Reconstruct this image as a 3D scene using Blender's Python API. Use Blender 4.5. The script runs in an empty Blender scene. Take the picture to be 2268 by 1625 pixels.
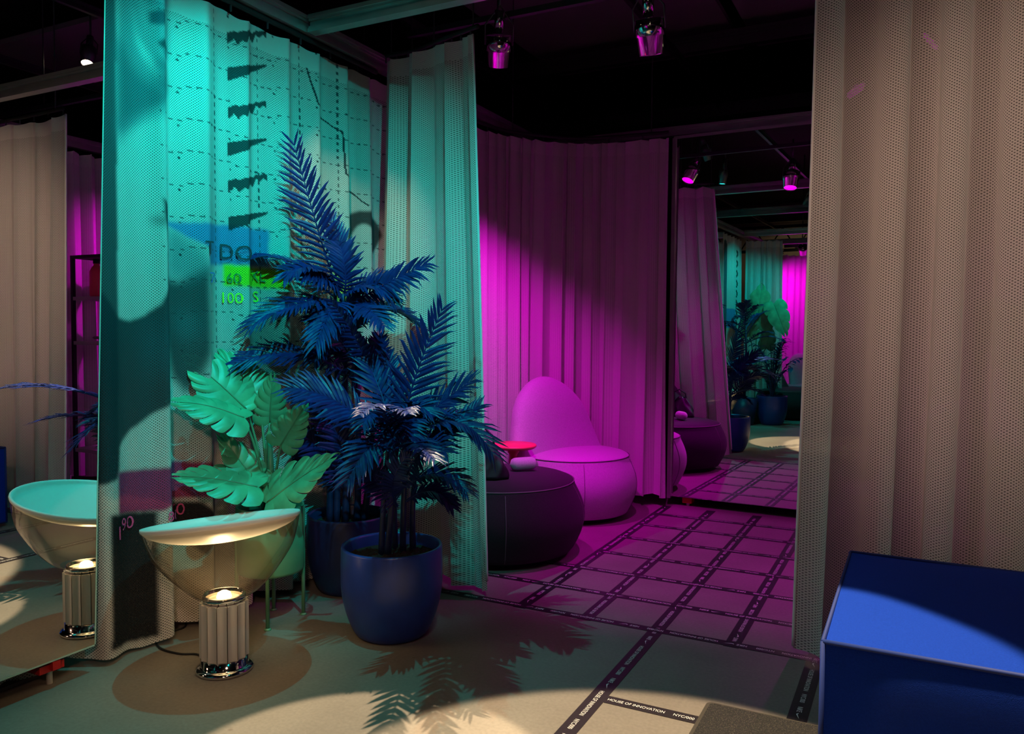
import bpy, math, random
import numpy as np
from mathutils import Vector, Matrix
random.seed(7); rng = np.random.default_rng(7)
SC = bpy.context.scene
COL = SC.collection
PI = math.pi

# ------------------------------------------------------------------ camera
F_PX, PITCH, ROLL, YAW, CAM_H = 1750.15, math.radians(2.559), math.radians(.458), math.radians(62.8956), 1.13
fw = np.array([-math.cos(YAW), math.sin(YAW), 0.0]); rt = np.array([math.sin(YAW), math.cos(YAW), 0.0]); zz = np.array([0, 0, 1.0])
O = np.array([0, 0, CAM_H])
def ray(px, py):
    x, y = px-1134, py-812.5
    c, s = math.cos(ROLL), math.sin(ROLL)
    x, y = x*c+y*s, -x*s+y*c
    u = -y/F_PX; c, s = math.cos(PITCH), math.sin(PITCH)
    return fw*(c+u*s)+rt*(x/F_PX)+zz*(-s+u*c)
def hz(px, py, h=0.0):
    d = ray(px, py); return O+d*(h-CAM_H)/d[2]
def on_x(px, py, x):
    d = ray(px, py); return O+d*x/d[0]
def on_y(px, py, y):
    d = ray(px, py); return O+d*y/d[1]
def dep(px, py, D):
    d = ray(px, py); return O+d*D/float(d[:2]@fw[:2])
cam = bpy.data.cameras.new('camera'); co = bpy.data.objects.new('camera', cam); COL.objects.link(co)
f0 = fw*math.cos(PITCH)-zz*math.sin(PITCH); u0 = fw*math.sin(PITCH)+zz*math.cos(PITCH)
cr, sr = math.cos(ROLL), math.sin(ROLL)
R_ = rt*cr+u0*sr; U_ = -rt*sr+u0*cr
M = Matrix([[R_[i], U_[i], -f0[i], O[i]] for i in range(3)]+[[0, 0, 0, 1]])
co.matrix_world = M
cam.sensor_fit = 'HORIZONTAL'; cam.sensor_width = 36; cam.lens = 36*F_PX/2268; cam.clip_start = .02
SC.camera = co

# ------------------------------------------------------------------ world, exposure
SC.view_settings.view_transform = 'Standard'; SC.view_settings.look = 'None'
SC.view_settings.exposure = 0.0; SC.view_settings.gamma = 1.0; SC.view_settings.use_curve_mapping = False
w = bpy.data.worlds.new('world'); SC.world = w; w.use_nodes = True
w.node_tree.nodes['Background'].inputs[0].default_value = (.55, .42, .36, 1)
w.node_tree.nodes['Background'].inputs[1].default_value = .03

# ------------------------------------------------------------------ lights (all but warmC have a fixture below, the added fills too)
def spot(name, loc, target, power, color, size, blend=.15, soft=.03):
    l = bpy.data.lights.new(name, 'SPOT'); l.energy = power; l.color = color
    l.spot_size = math.radians(size); l.spot_blend = blend; l.shadow_soft_size = soft
    o = bpy.data.objects.new(name, l); COL.objects.link(o)
    o.location = loc
    o.rotation_euler = (Vector(target)-Vector(loc)).to_track_quat('-Z', 'Y').to_euler()
    return o
WARM = (1, .74, .46); TEAL = (.0, .90, .86); MAG = (1, .0, .88)
LIGHTS = [
  # name, location, target, power, colour, cone, blend, soft size
  ('teal', (-1.97, 1.96, 2.60), (-2.12, 2.02, .9), 62, TEAL, 116, 1.0, .010),
  ('tealC', (-.55, 1.40, 2.75), (-2.25, 2.45, 1.35), 190, TEAL, 60, .9, .02),
  ('warmA', (-.50, 1.85, 2.95), (-.45, 1.50, 0), 760, WARM, 35.7, .10, .02),
  ('warmB', (-1.95, 2.45, 2.75), (-1.20, 1.50, 0), 620, WARM, 21, .15, .01),
  ('warmC', (-1.88, 2.20, 2.62), (-2.32, 2.95, 1.5), 26, WARM, 34, .7, .01),
  ('magA', (-1.04, 3.32, 2.27), (-1.05, 4.0, 0), 105, MAG, 66, .9, .03),
  ('magB', (-1.86, 3.46, 2.38), (-2.3, 4.20, .7), 190, MAG, 70, .9, .03),
  ('magFillC', (-.02, 3.70, 2.30), (-1.85, 3.5, .7), 45, MAG, 52, .8, .03),  # added unseen fill for the booth side of the palm curtain
  ('magFillE', (-.28, 4.30, 2.30), (.50, 3.9, 1.1), 70, MAG, 90, .8, .03),  # added unseen fill that brightens the curtain behind the shelf
  ('magD', (-1.9, -2.2, 2.27), (-2.0, -3.2, 1.2), 110, MAG, 110, 1.0, .03),
  ('tealB', (-1.5, .15, 2.6), (-2.3, -.4, 1.1), 60, TEAL, 85, .8, .02),
  ('warmFillD', (-.60, .15, 2.33), (.42, 2.95, 1.40), 125, (1, .66, .50), 42, .9, .12),  # added warm fill, raking so the beige folds show
  ('warmFillE', (.5, -.9, 2.33), (-2.2, 2.0, .35), 130, (1, .58, .40), 22, 1.0, .12),  # added weak warm fill for the lower printed curtain
  ('warmFillG', (-.10, .70, 2.92), (-.35, 2.1, 0), 20, (1, .62, .42), 120, 1.0, .15),  # added wide fill that lifts the floor tone
  ('warmF', (-1.5, -4.4, 2.95), (-2.2, -5.9, 2.0), 30, WARM, 90, .6, .1),
]
for n, lo, ta, p, c, s, b, so in LIGHTS:
    spot('light_'+n, lo, ta, p, c, s, b, so)

# ------------------------------------------------------------------ helpers
def tag(o, label=None, cat=None, group=None, kind=None):
    if label: o['label'] = label
    if cat: o['category'] = cat
    if group: o['group'] = group
    if kind: o['kind'] = kind
    return o
def empty(name, loc=(0, 0, 0), label=None, cat=None, group=None, rot=(0, 0, 0)):
    o = bpy.data.objects.new(name, None); COL.objects.link(o); o.location = loc; o.rotation_euler = rot
    o.empty_display_size = .05
    return tag(o, label, cat, group)
def mk(name, v, f, mat, parent=None, smooth=False, kind=None):
    me = bpy.data.meshes.new(name); me.from_pydata([tuple(map(float, p)) for p in v], [], f); me.update()
    if mat is not None: me.materials.append(mat)
    if smooth: me.polygons.foreach_set('use_smooth', [True]*len(me.polygons))
    o = bpy.data.objects.new(name, me); COL.objects.link(o)
    if parent is not None:
        o.parent = parent
    if kind: o['kind'] = kind
    return o
class MB:
    def __init__(s): s.v = []; s.f = []
    def add(s, v, f):
        n = len(s.v); s.v += [tuple(map(float, p)) for p in v]; s.f += [tuple(i+n for i in q) for q in f]; return s
    def box(s, a, b):
        x0, y0, z0 = a; x1, y1, z1 = b
        return s.add([(x0,y0,z0),(x1,y0,z0),(x1,y1,z0),(x0,y1,z0),(x0,y0,z1),(x1,y0,z1),(x1,y1,z1),(x0,y1,z1)],
                     [(3,2,1,0),(4,5,6,7),(0,1,5,4),(1,2,6,5),(2,3,7,6),(3,0,4,7)])
    def tube(s, pts, r, n=8, caps=True):
        pts = [np.array(p, float) for p in pts]; m = len(pts)
        rs = r if hasattr(r, '__len__') else [r]*m
        V = []; prev = None
        for i, p in enumerate(pts):
            t = pts[min(i+1, m-1)]-pts[max(i-1, 0)]; t = t/(np.linalg.norm(t)+1e-12)
            if prev is None:
                a = np.array([0, 0, 1.]) if abs(t[2]) < .9 else np.array([1., 0, 0])
            else: a = prev
            u = a-t*(a@t); u /= np.linalg.norm(u)+1e-12; prev = u; w_ = np.cross(t, u)
            for k in range(n):
                an = 2*PI*k/n; V.append(p+rs[i]*(u*math.cos(an)+w_*math.sin(an)))
        Fc = [(i*n+k, i*n+(k+1) % n, (i+1)*n+(k+1) % n, (i+1)*n+k) for i in range(m-1) for k in range(n)]
        if caps: Fc += [tuple(range(n-1, -1, -1)), tuple((m-1)*n+k for k in range(n))]
        return s.add(V, Fc)
    def lathe(s, prof, n=48, c=(0, 0, 0)):
        V = [(c[0]+r*math.cos(2*PI*k/n), c[1]+r*math.sin(2*PI*k/n), c[2]+z) for r, z in prof for k in range(n)]
        Fc = [(i*n+k, i*n+(k+1) % n, (i+1)*n+(k+1) % n, (i+1)*n+k) for i in range(len(prof)-1) for k in range(n)]
        return s.add(V, Fc)
    def build(s, name, mat, parent=None, smooth=False, kind=None, bevel=0):
        o = mk(name, s.v, s.f, mat, parent, smooth, kind)
        if bevel:
            b = o.modifiers.new('bevel', 'BEVEL'); b.width = bevel; b.segments = 3; b.limit_method = 'ANGLE'
        return o
def tree_copy(o, parent=None):
    c = o.copy(); COL.objects.link(c); c.parent = parent
    for ch in list(o.children): tree_copy(ch, c)
    return c

# ------------------------------------------------------------------ materials
def new_mat(name):
    m = bpy.data.materials.new(name); m.use_nodes = True
    return m, m.node_tree, m.node_tree.nodes['Principled BSDF']
def N(nt, typ, **kw):
    n = nt.nodes.new(typ)
    for k, v in kw.items(): setattr(n, k, v)
    return n
def math_(nt, op, a, b=None, c=None):
    n = N(nt, 'ShaderNodeMath', operation=op)
    for i, x in enumerate((a, b, c)):
        if x is None: continue
        if isinstance(x, (int, float)): n.inputs[i].default_value = x
        else: nt.links.new(x, n.inputs[i])
    return n.outputs[0]
def mat(name, color, rough=.6, metal=0, noise=0, nscale=20, bump=0, bscale=200, spec=.5, sheen=0, emis=None, es=0):
    m, nt, b = new_mat(name)
    b.inputs['Base Color'].default_value = (*color, 1); b.inputs['Roughness'].default_value = rough
    b.inputs['Metallic'].default_value = metal; b.inputs['Specular IOR Level'].default_value = spec
    if sheen: b.inputs['Sheen Weight'].default_value = sheen
    if emis: b.inputs['Emission Color'].default_value = (*emis, 1); b.inputs['Emission Strength'].default_value = es
    tc = N(nt, 'ShaderNodeTexCoord')
    if noise:
        nz = N(nt, 'ShaderNodeTexNoise'); nz.inputs['Scale'].default_value = nscale; nz.inputs['Detail'].default_value = 6
        nt.links.new(tc.outputs['Object'], nz.inputs['Vector'])
        cr_ = N(nt, 'ShaderNodeValToRGB')
        cr_.color_ramp.elements[0].position = .3; cr_.color_ramp.elements[1].position = .7
        cr_.color_ramp.elements[0].color = (*[c*(1-noise) for c in color], 1)
        cr_.color_ramp.elements[1].color = (*[min(1, c*(1+noise)) for c in color], 1)
        nt.links.new(nz.outputs[0], cr_.inputs[0]); nt.links.new(cr_.outputs[0], b.inputs['Base Color'])
    if bump:
        nz = N(nt, 'ShaderNodeTexNoise'); nz.inputs['Scale'].default_value = bscale
        nt.links.new(tc.outputs['Object'], nz.inputs['Vector'])
        bp = N(nt, 'ShaderNodeBump'); bp.inputs['Strength'].default_value = bump; bp.inputs['Distance'].default_value = .002
        nt.links.new(nz.outputs[0], bp.inputs['Height']); nt.links.new(bp.outputs[0], b.inputs['Normal'])
    return m
def fabric_mesh(name, color, attr=False, hole=.9, thr=.30, sx=.0062, sy=.0048, transl=.08, see=.5):
    """sports mesh: staggered oval perforations; uv in metres, v counted from the top edge; hem bands stay closed"""
    m, nt, b = new_mat(name); L = nt.links
    b.inputs['Roughness'].default_value = .75; b.inputs['Sheen Weight'].default_value = .2
    uv = N(nt, 'ShaderNodeUVMap'); sp = N(nt, 'ShaderNodeSeparateXYZ'); L.new(uv.outputs[0], sp.inputs[0])
    a = math_(nt, 'COSINE', math_(nt, 'MULTIPLY', sp.outputs[0], 2*PI/(2*sx)))
    c = math_(nt, 'COSINE', math_(nt, 'MULTIPLY', sp.outputs[1], 2*PI/(2*sy)))
    p = math_(nt, 'MULTIPLY', a, c)
    h = N(nt, 'ShaderNodeMapRange'); h.interpolation_type = 'SMOOTHSTEP'
    h.inputs['From Min'].default_value = thr; h.inputs['From Max'].default_value = thr+.3
    L.new(p, h.inputs['Value'])
    hem = math_(nt, 'GREATER_THAN', sp.outputs[1], .085)
    hol = math_(nt, 'MULTIPLY', math_(nt, 'MULTIPLY', h.outputs[0], hem), hole)
    mix = N(nt, 'ShaderNodeMixShader'); tr = N(nt, 'ShaderNodeBsdfTransparent')
    tl = N(nt, 'ShaderNodeBsdfTranslucent'); mx2 = N(nt, 'ShaderNodeMixShader'); mx2.inputs[0].default_value = transl
    if attr:
        b.inputs['Sheen Weight'].default_value = 0; b.inputs['Specular IOR Level'].default_value = .15
        at = N(nt, 'ShaderNodeAttribute'); at.attribute_name = 'print'
        L.new(at.outputs['Color'], b.inputs['Base Color']); L.new(at.outputs['Color'], tl.inputs['Color'])
    else:
        b.inputs['Base Color'].default_value = (*color, 1); tl.inputs['Color'].default_value = (*color, 1)
    bp = N(nt, 'ShaderNodeBump'); bp.inputs['Strength'].default_value = .5; bp.inputs['Distance'].default_value = .001
    L.new(p, bp.inputs['Height']); bp.invert = True; L.new(bp.outputs[0], b.inputs['Normal'])
    L.new(b.outputs[0], mx2.inputs[1]); L.new(tl.outputs[0], mx2.inputs[2])
    dk = N(nt, 'ShaderNodeBsdfDiffuse'); dk.inputs[0].default_value = (.05, .048, .045, 1)
    hm = N(nt, 'ShaderNodeMixShader'); hm.inputs[0].default_value = see; L.new(dk.outputs[0], hm.inputs[1]); L.new(tr.outputs[0], hm.inputs[2])
    L.new(hol, mix.inputs[0]); L.new(mx2.outputs[0], mix.inputs[1]); L.new(hm.outputs[0], mix.inputs[2])
    L.new(mix.outputs[0], nt.nodes['Material Output'].inputs[0])
    return m
def glass(name, tint, fac):
    m, nt, b = new_mat(name); nt.nodes.remove(b); L = nt.links
    lw = N(nt, 'ShaderNodeLayerWeight'); lw.inputs[0].default_value = .5
    fr = math_(nt, 'MULTIPLY_ADD', math_(nt, 'POWER', lw.outputs['Facing'], 3.0), .85, .04)
    g = N(nt, 'ShaderNodeBsdfGlossy'); g.inputs['Roughness'].default_value = .03
    g.inputs[0].default_value = (.55, .55, .55, 1)
    t = N(nt, 'ShaderNodeBsdfTransparent'); t.inputs[0].default_value = (*tint, 1)
    d = N(nt, 'ShaderNodeBsdfDiffuse'); d.inputs[0].default_value = (.7, .52, .36, 1)  # thin brown coat paints the hazy reflection in the bowl
    m1 = N(nt, 'ShaderNodeMixShader'); m2 = N(nt, 'ShaderNodeMixShader'); m2.inputs[0].default_value = fac
    L.new(fr, m1.inputs[0]); L.new(t.outputs[0], m1.inputs[1]); L.new(g.outputs[0], m1.inputs[2])
    L.new(m1.outputs[0], m2.inputs[1]); L.new(d.outputs[0], m2.inputs[2]); L.new(m2.outputs[0], nt.nodes['Material Output'].inputs[0])
    return m
def mirror_mat():
    m, nt, b = new_mat('mirror silver'); nt.nodes.remove(b)
    g = N(nt, 'ShaderNodeBsdfGlossy'); g.inputs[0].default_value = (.9, .93, .91, 1); g.inputs['Roughness'].default_value = 0
    nt.links.new(g.outputs[0], nt.nodes['Material Output'].inputs[0]); return m
def floor_mat():
    m, nt, b = new_mat('polished concrete'); L = nt.links
    tc = N(nt, 'ShaderNodeTexCoord')
    n1 = N(nt, 'ShaderNodeTexNoise'); n1.inputs['Scale'].default_value = 1.3; n1.inputs['Detail'].default_value = 8; n1.inputs['Roughness'].default_value = .6
    n2 = N(nt, 'ShaderNodeTexNoise'); n2.inputs['Scale'].default_value = 90; n2.inputs['Detail'].default_value = 3
    n3 = N(nt, 'ShaderNodeTexVoronoi'); n3.inputs['Scale'].default_value = 5.5
    for n in (n1, n2, n3): L.new(tc.outputs['Object'], n.inputs['Vector'])
    r = N(nt, 'ShaderNodeValToRGB'); r.color_ramp.elements[0].position = .3; r.color_ramp.elements[1].position = .72
    r.color_ramp.elements[0].color = (.20, .175, .15, 1); r.color_ramp.elements[1].color = (.31, .28, .24, 1)
    L.new(n1.outputs[0], r.inputs[0])
    mx = N(nt, 'ShaderNodeMix', data_type='RGBA', blend_type='MULTIPLY'); mx.inputs[0].default_value = .35
    L.new(r.outputs[0], mx.inputs[6]); L.new(n2.outputs[0], mx.inputs[7])
    st = N(nt, 'ShaderNodeMapRange'); st.inputs['From Min'].default_value = .02; st.inputs['From Max'].default_value = .05
    L.new(n3.outputs['Distance'], st.inputs['Value'])
    mx2 = N(nt, 'ShaderNodeMix', data_type='RGBA', blend_type='MIX'); L.new(st.outputs[0], mx2.inputs[0])
    mx2.inputs[6].default_value = (.16, .13, .11, 1); L.new(mx.outputs[2], mx2.inputs[7])
    L.new(mx2.outputs[2], b.inputs['Base Color'])
    b.inputs['Roughness'].default_value = .55; b.inputs['Specular IOR Level'].default_value = .35
    bp = N(nt, 'ShaderNodeBump'); bp.inputs['Strength'].default_value = .15; bp.inputs['Distance'].default_value = .002
    L.new(n2.outputs[0], bp.inputs['Height']); L.new(bp.outputs[0], b.inputs['Normal'])
    return m
def mat_speckle():
    m, nt, b = new_mat('speckled rubber'); L = nt.links
    tc = N(nt, 'ShaderNodeTexCoord'); v = N(nt, 'ShaderNodeTexNoise'); v.inputs['Scale'].default_value = 260; v.inputs['Detail'].default_value = 2
    L.new(tc.outputs['Object'], v.inputs['Vector'])
    r = N(nt, 'ShaderNodeValToRGB'); r.color_ramp.elements[0].position = .5; r.color_ramp.elements[1].position = .72
    r.color_ramp.elements[0].color = (.008, .008, .008, 1); r.color_ramp.elements[1].color = (.06, .052, .04, 1)
    L.new(v.outputs[0], r.inputs[0]); L.new(r.outputs[0], b.inputs['Base Color']); b.inputs['Roughness'].default_value = .8
    bp = N(nt, 'ShaderNodeBump'); bp.inputs['Strength'].default_value = .6; bp.inputs['Distance'].default_value = .002
    L.new(v.outputs[0], bp.inputs['Height']); L.new(bp.outputs[0], b.inputs['Normal'])
    return m

M_ = dict(
 floor=floor_mat(), black=mat('matt black paint', (.012, .012, .013), .8), wall=mat('dark wall paint', (.02, .02, .022), .8, noise=.2),
 cream=mat('cream wall paint', (.42, .36, .27), .8, noise=.08, nscale=3),
 alu=mat('anodised aluminium', (.42, .42, .41), .38, .7, noise=.1, nscale=8), darkalu=mat('dark steel', (.10, .10, .11), .4, .7),
 chrome=mat('polished chrome', (.72, .70, .68), .08, 1), satin=mat('satin aluminium', (.66, .63, .58), .5, .45),
 white=mat('white enamel', (.82, .80, .76), .45), mirror=mirror_mat(), edge=mat('mirror glass edge', (.10, .34, .27), .2),
 frame=mat('mirror backing frame', (.16, .13, .11), .5),
 cloth=fabric_mesh('off white sports mesh', (.62, .58, .53), see=.07), cloth_p=fabric_mesh('printed sports mesh', (1, 1, 1), attr=True),
 cloth_m=fabric_mesh('pale sports mesh', (.60, .55, .55), hole=.4, see=.2),
 leaf_b=mat('blue painted leaf', (.005, .014, .115), .42, noise=.35, nscale=30, spec=.4),
 stem_b=mat('blue painted stem', (.006, .018, .08), .5, noise=.3, nscale=40),
 leaf_g=mat('mint painted leaf', (.07, .34, .18), .38, noise=.25, nscale=14, spec=.5),
 stem_g=mat('mint painted stem', (.06, .24, .13), .45),
 pot_b=mat('blue glazed pot', (.016, .045, .27), .33, noise=.15, nscale=12, spec=.5),
 pot_n=mat('navy glazed pot', (.010, .022, .10), .4, noise=.2, nscale=12, spec=.5),
 pot_g=mat('mint powder coated metal', (.12, .32, .18), .5), soil=mat('dark moss filler', (.012, .013, .011), .95, noise=.6, nscale=60, bump=1, bscale=90),
 mauve=mat('pale wool upholstery', (.42, .36, .44), .85, noise=.12, nscale=160, bump=.6, bscale=500, sheen=.3),
 dark=mat('charcoal upholstery', (.016, .014, .018), .9, noise=.25, nscale=200, bump=.5, bscale=500, sheen=.05),
 blueup=mat('cobalt wool upholstery', (.006, .043, .40), .9, noise=.10, nscale=260, bump=.7, bscale=600, spec=.12),
 bluewelt=mat('cobalt welt piping', (.008, .030, .20), .7), thread=mat('light stitching', (.16, .15, .16), .8),
 darkthread=mat('dark seam', (.12, .08, .12), .8),
 red=mat('red lacquer', (.75, .06, .10), .45), redplastic=mat('red plastic', (.6, .012, .012), .4),
 tape=mat('dark floor tape', (.022, .019, .022), .42, noise=.15, nscale=50), tapetext=mat('white tape lettering', (.85, .83, .80), .45),
 rubber=mat_speckle(), rubedge=mat('rubber border', (.05, .045, .035), .6),
 cord=mat('black cord', (.012, .012, .012), .5), bag=mat('black nylon', (.010, .008, .012), .5, bump=.8, bscale=25),
 glass=glass('clear lamp glass', (.90, .86, .78), .02),
 bulb=mat('glowing lamp', (1, .8, .5), .5, emis=(1, .72, .36), es=25),
 lens_m=mat('magenta lens', (.8, 0, .7), .4, emis=(1, .0, .85), es=3.0), lens_w=mat('warm lens', (1, .9, .7), .4, emis=(1, .82, .55), es=9),
 lens_t=mat('teal lens', (0, .8, .7), .4, emis=(.03, .9, .8), es=3),
 pink=mat('magenta print ink', (.55, .06, .22), .7), ink=mat('dark print ink', (.03, .035, .05), .7), blueink=mat('blue print ink', (.05, .14, .42), .7),
 limeink=mat('lime print ink', (.50, .85, .02), .7), greenink=mat('dark green print ink', (.04, .22, .06), .7),
 shelf=mat('grey shelf board', (.35, .32, .32), .5), towel=mat('grey knit', (.35, .3, .33), .9, bump=.5),
)

# ------------------------------------------------------------------ shell
XR = (-6.5, 5.5); YR = (-6.2, 8.5); ZC = 3.7
def struct(o): o['kind'] = 'structure'; return o
struct(MB().box((XR[0], YR[0], -.1), (XR[1], YR[1], 0)).build('floor', M_['floor']))
struct(MB().box((XR[0], YR[0], ZC), (XR[1], YR[1], ZC+.1)).build('ceiling', M_['black']))
struct(MB().box((XR[0]-.1, YR[0], 0), (XR[0], YR[1], ZC)).build('wall_left', M_['wall']))
struct(MB().box((XR[1], YR[0], 0), (XR[1]+.1, YR[1], ZC)).build('wall_right', M_['wall']))
struct(MB().box((XR[0], YR[1], 0), (XR[1], YR[1]+.1, ZC)).build('wall_back', M_['wall']))
struct(MB().box((XR[0], YR[0]-.1, 0), (XR[1], YR[0], ZC)).build('wall_front', M_['cream']))

# aluminium frame of the booths: profiles along the two axes, with a groove on each face
TRIM = [0]
def beam(a, b, hgt=.075, wid=.05, m='alu'):
    TRIM[0] += 1
    a = np.array(a, float); b = np.array(b, float); mb = MB()
    d = b-a; ax = 0 if abs(d[0]) > abs(d[1]) else 1
    lo, hi = np.minimum(a, b), np.maximum(a, b); o = 1-ax
    def slab(w0, w1, z0, z1):
        p, q = lo.copy(), hi.copy(); p[o] += w0; q[o] += w1; p[2] = lo[2]+z0; q[2] = lo[2]+z1; mb.box(p, q)
    slab(-wid/2, wid/2, 0, hgt*.22); slab(-wid/2, wid/2, hgt*.78, hgt)
    slab(-wid/2+.006, wid/2-.006, hgt*.22, hgt*.36); slab(-wid/2+.006, wid/2-.006, hgt*.64, hgt*.78)
    slab(-wid/2+.016, wid/2-.016, hgt*.36, hgt*.64)
    return struct(mb.build('trim_%d' % TRIM[0], M_[m]))
ZB = 2.41
beam((-2.40, -3.2, ZB), (-2.40, 4.96, ZB))
beam((-2.37, 2.70, ZB), (1.4, 2.70, ZB))
beam((-2.37, 5.12, ZB), (1.4, 5.12, ZB), .06, .04)
beam((.62, 2.73, ZB), (.62, 5.09, ZB))
beam((-2.37, 1.25, ZB), (1.4, 1.25, ZB), m='darkalu')
beam((-2.37, -.62, ZB), (1.4, -.62, ZB))
beam((-2.37, -1.75, ZB), (1.4, -1.75, ZB))
beam((-2.37, -3.2, ZB+.1), (1.4, -3.2, ZB+.1))
beam((-3.3, 6.9, 2.98), (1.6, 6.9, 2.98), .11, .06, 'darkalu')
for x in (-2.9, -1.55, -.2, 1.2): beam((x, -5.9, 3.05), (x, 8.2, 3.05), .05, .03, 'darkalu')
for y in (-5.2, 5.9): beam((-5.5, y, 3.2), (4.8, y, 3.2), .12, .06, 'darkalu')
# the dim ceiling panels over the lounge
struct(MB().box((-2.9, 3.9, 3.42), (-1.3, 6.6, 3.46)).box((-1.2, 3.9, 3.42), (.6, 6.6, 3.46)).box((.7, 3.9, 3.42), (2.4, 6.6, 3.46)).build('trim_%d' % (TRIM[0]+1), mat('dark acoustic panel', (.35, .30, .33), .9)))
# open web truss by the far cream wall
tr = MB()
for z in (2.62, 3.05): tr.box((-5, -4.95, z), (4.5, -4.9, z+.05))
for i in range(19):
    x = -5+i*.5
    tr.tube([(x, -4.92, 2.66), (x+.25, -4.92, 3.06)], .012, 6).tube([(x+.25, -4.92, 3.06), (x+.5, -4.92, 2.66)], .012, 6)
struct(tr.build('trim_%d' % (TRIM[0]+2), M_['black']))

# ------------------------------------------------------------------ curtains
def resample(P, n):
    P = np.array(P, float); k = 12
    # Catmull-Rom through the points, then even spacing
    Q = []
    E = np.vstack([2*P[0]-P[1], P, 2*P[-1]-P[-2]])
    for i in range(1, len(E)-2):
        for t in np.linspace(0, 1, k, endpoint=False):
            a, b, c, d = E[i-1], E[i], E[i+1], E[i+2]
            Q.append(.5*((2*b)+(-a+c)*t+(2*a-5*b+4*c-d)*t*t+(-a+3*b-3*c+d)*t**3))
    Q.append(P[-1]); Q = np.array(Q)
    s = np.r_[0, np.cumsum(np.linalg.norm(np.diff(Q, axis=0), axis=1))]
    S = np.linspace(0, s[-1], n)
    return np.c_[np.interp(S, s, Q[:, 0]), np.interp(S, s, Q[:, 1])], S
def curtain(name, top, bot, z0, z1, lam, amp, mat_, nu, nv, seed, label, cat='curtain', group=None, paint=None, phase=0, fullness=1.35, botsag=.0, irregular=.35, curl=.45):
    r = np.random.default_rng(seed)
    T, S = resample(top, nu); B, _ = resample(bot, nu)
    L = S[-1]
    # fold phase grows at an uneven rate so folds differ in width
    rate = 1+irregular*np.interp(S, np.linspace(0, L, int(L/lam*1.2)+3), r.uniform(-1, 1, int(L/lam*1.2)+3))
    ph = np.cumsum(rate)*(S[1]-S[0])*2*PI/lam+phase
    am = 1+.4*np.interp(S, np.linspace(0, L, int(L/lam)+3), r.uniform(-1, 1, int(L/lam)+3))
    v = np.linspace(0, 1, nv)                      # 0 at the top
    P = T[None]*(1-v[:, None, None])+B[None]*v[:, None, None]
    tg = np.gradient(P, axis=1); tg /= np.linalg.norm(tg, axis=2, keepdims=True)
    nr = np.stack([-tg[..., 1], tg[..., 0]], -1)
    drift = .5*np.sin(v*2.6+r.uniform(0, 6))[:, None]*np.sin(S*3.1+1)[None]
    pp = ph[None]+drift
    fold = np.sin(pp)+.28*np.sin(2*pp+.7)+.12*np.sin(.5*pp+r.uniform(0, 6))
    a = amp*am[None]*(.80+.45*v[:, None])
    off = a*fold
    side = curl*a*np.sin(2*pp)                      # sideways curl gives the folds rounded fronts
    P = P+nr*off[..., None]+tg*side[..., None]
    Z = z1-(z1-z0)*v[:, None]+np.zeros_like(S)[None]
    Z = Z+.012*np.sin(ph*.5+1)[None]*v[:, None]+botsag*v[:, None]**3*np.cos(ph)[None]
    topw = .010*np.sin(ph)[None]*np.exp(-v[:, None]*14)
    Z = Z+topw
    V = np.concatenate([P, Z[..., None]], -1)
    VV = V.reshape(-1, 3)
    idx = np.arange(nu*nv).reshape(nv, nu)
    Fq = np.stack([idx[:-1, :-1], idx[1:, :-1], idx[1:, 1:], idx[:-1, 1:]], -1).reshape(-1, 4)
    me = bpy.data.meshes.new(name)
    me.vertices.add(len(VV)); me.vertices.foreach_set('co', VV.ravel())
    me.loops.add(Fq.size); me.loops.foreach_set('vertex_index', Fq.ravel())
    me.polygons.add(len(Fq)); me.polygons.foreach_set('loop_start', np.arange(0, Fq.size, 4)); me.polygons.foreach_set('loop_total', np.full(len(Fq), 4))
    me.update(calc_edges=True)
    uvl = me.uv_layers.new(name='UVMap')
    U = np.broadcast_to((S*fullness)[None], (nv, nu)).reshape(-1); W_ = np.broadcast_to((v*(z1-z0))[:, None], (nv, nu)).reshape(-1)
    uvl.data.foreach_set('uv', np.c_[U, W_][Fq.ravel()].ravel())
    me.polygons.foreach_set('use_smooth', np.ones(len(Fq), bool))
    if paint is not None:
        colr = paint(VV, V)
        ca = me.color_attributes.new('print', 'FLOAT_COLOR', 'POINT')
        ca.data.foreach_set('color', np.c_[colr, np.ones(len(colr))].astype(np.float32).ravel())
    me.materials.append(mat_)
    o = bpy.data.objects.new(name, me); COL.objects.link(o)
    tag(o, label, cat, group)
    return o, V, S
def edge_strip(V, col, wid, mat_, name, parent, dirn):
    """stitched border along a curtain's side edge"""
    pts = V[::6, col]
    mb = MB().tube(pts, wid, 6); return mb.build(name, mat_, parent, True)

# --- print of the long curtain, laid out in metres on the hanging plane (y along, z up)
XP = -2.40
def yz(px, py):
    p = on_x(px, py, XP); return (p[1], p[2])
def inside(Y, Z, poly):
    m = np.zeros(Y.shape, bool); n = len(poly)
    for i in range(n):
        y0, z0_ = poly[i]; y1, z1_ = poly[(i+1) % n]
        c = ((z0_ > Z) != (z1_ > Z)); den = (z1_-z0_) if z1_ != z0_ else 1e-9
        m ^= c & (Y < (y1-y0)*(Z-z0_)/den+y0)
    return m
def blur(a, k):
    for ax in (0, 1):
        for _ in range(2):
            pad = [(k, k) if i == ax else (0, 0) for i in range(2)]
            q = np.cumsum(np.pad(a, pad, mode='edge'), axis=ax)
            q = np.take(q, np.arange(2*k, q.shape[ax]), ax)-np.concatenate([np.zeros_like(np.take(q, [0], ax)), np.take(q, np.arange(0, q.shape[ax]-2*k-1), ax)], ax)
            a = q/(2*k+1)
    return a
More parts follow.
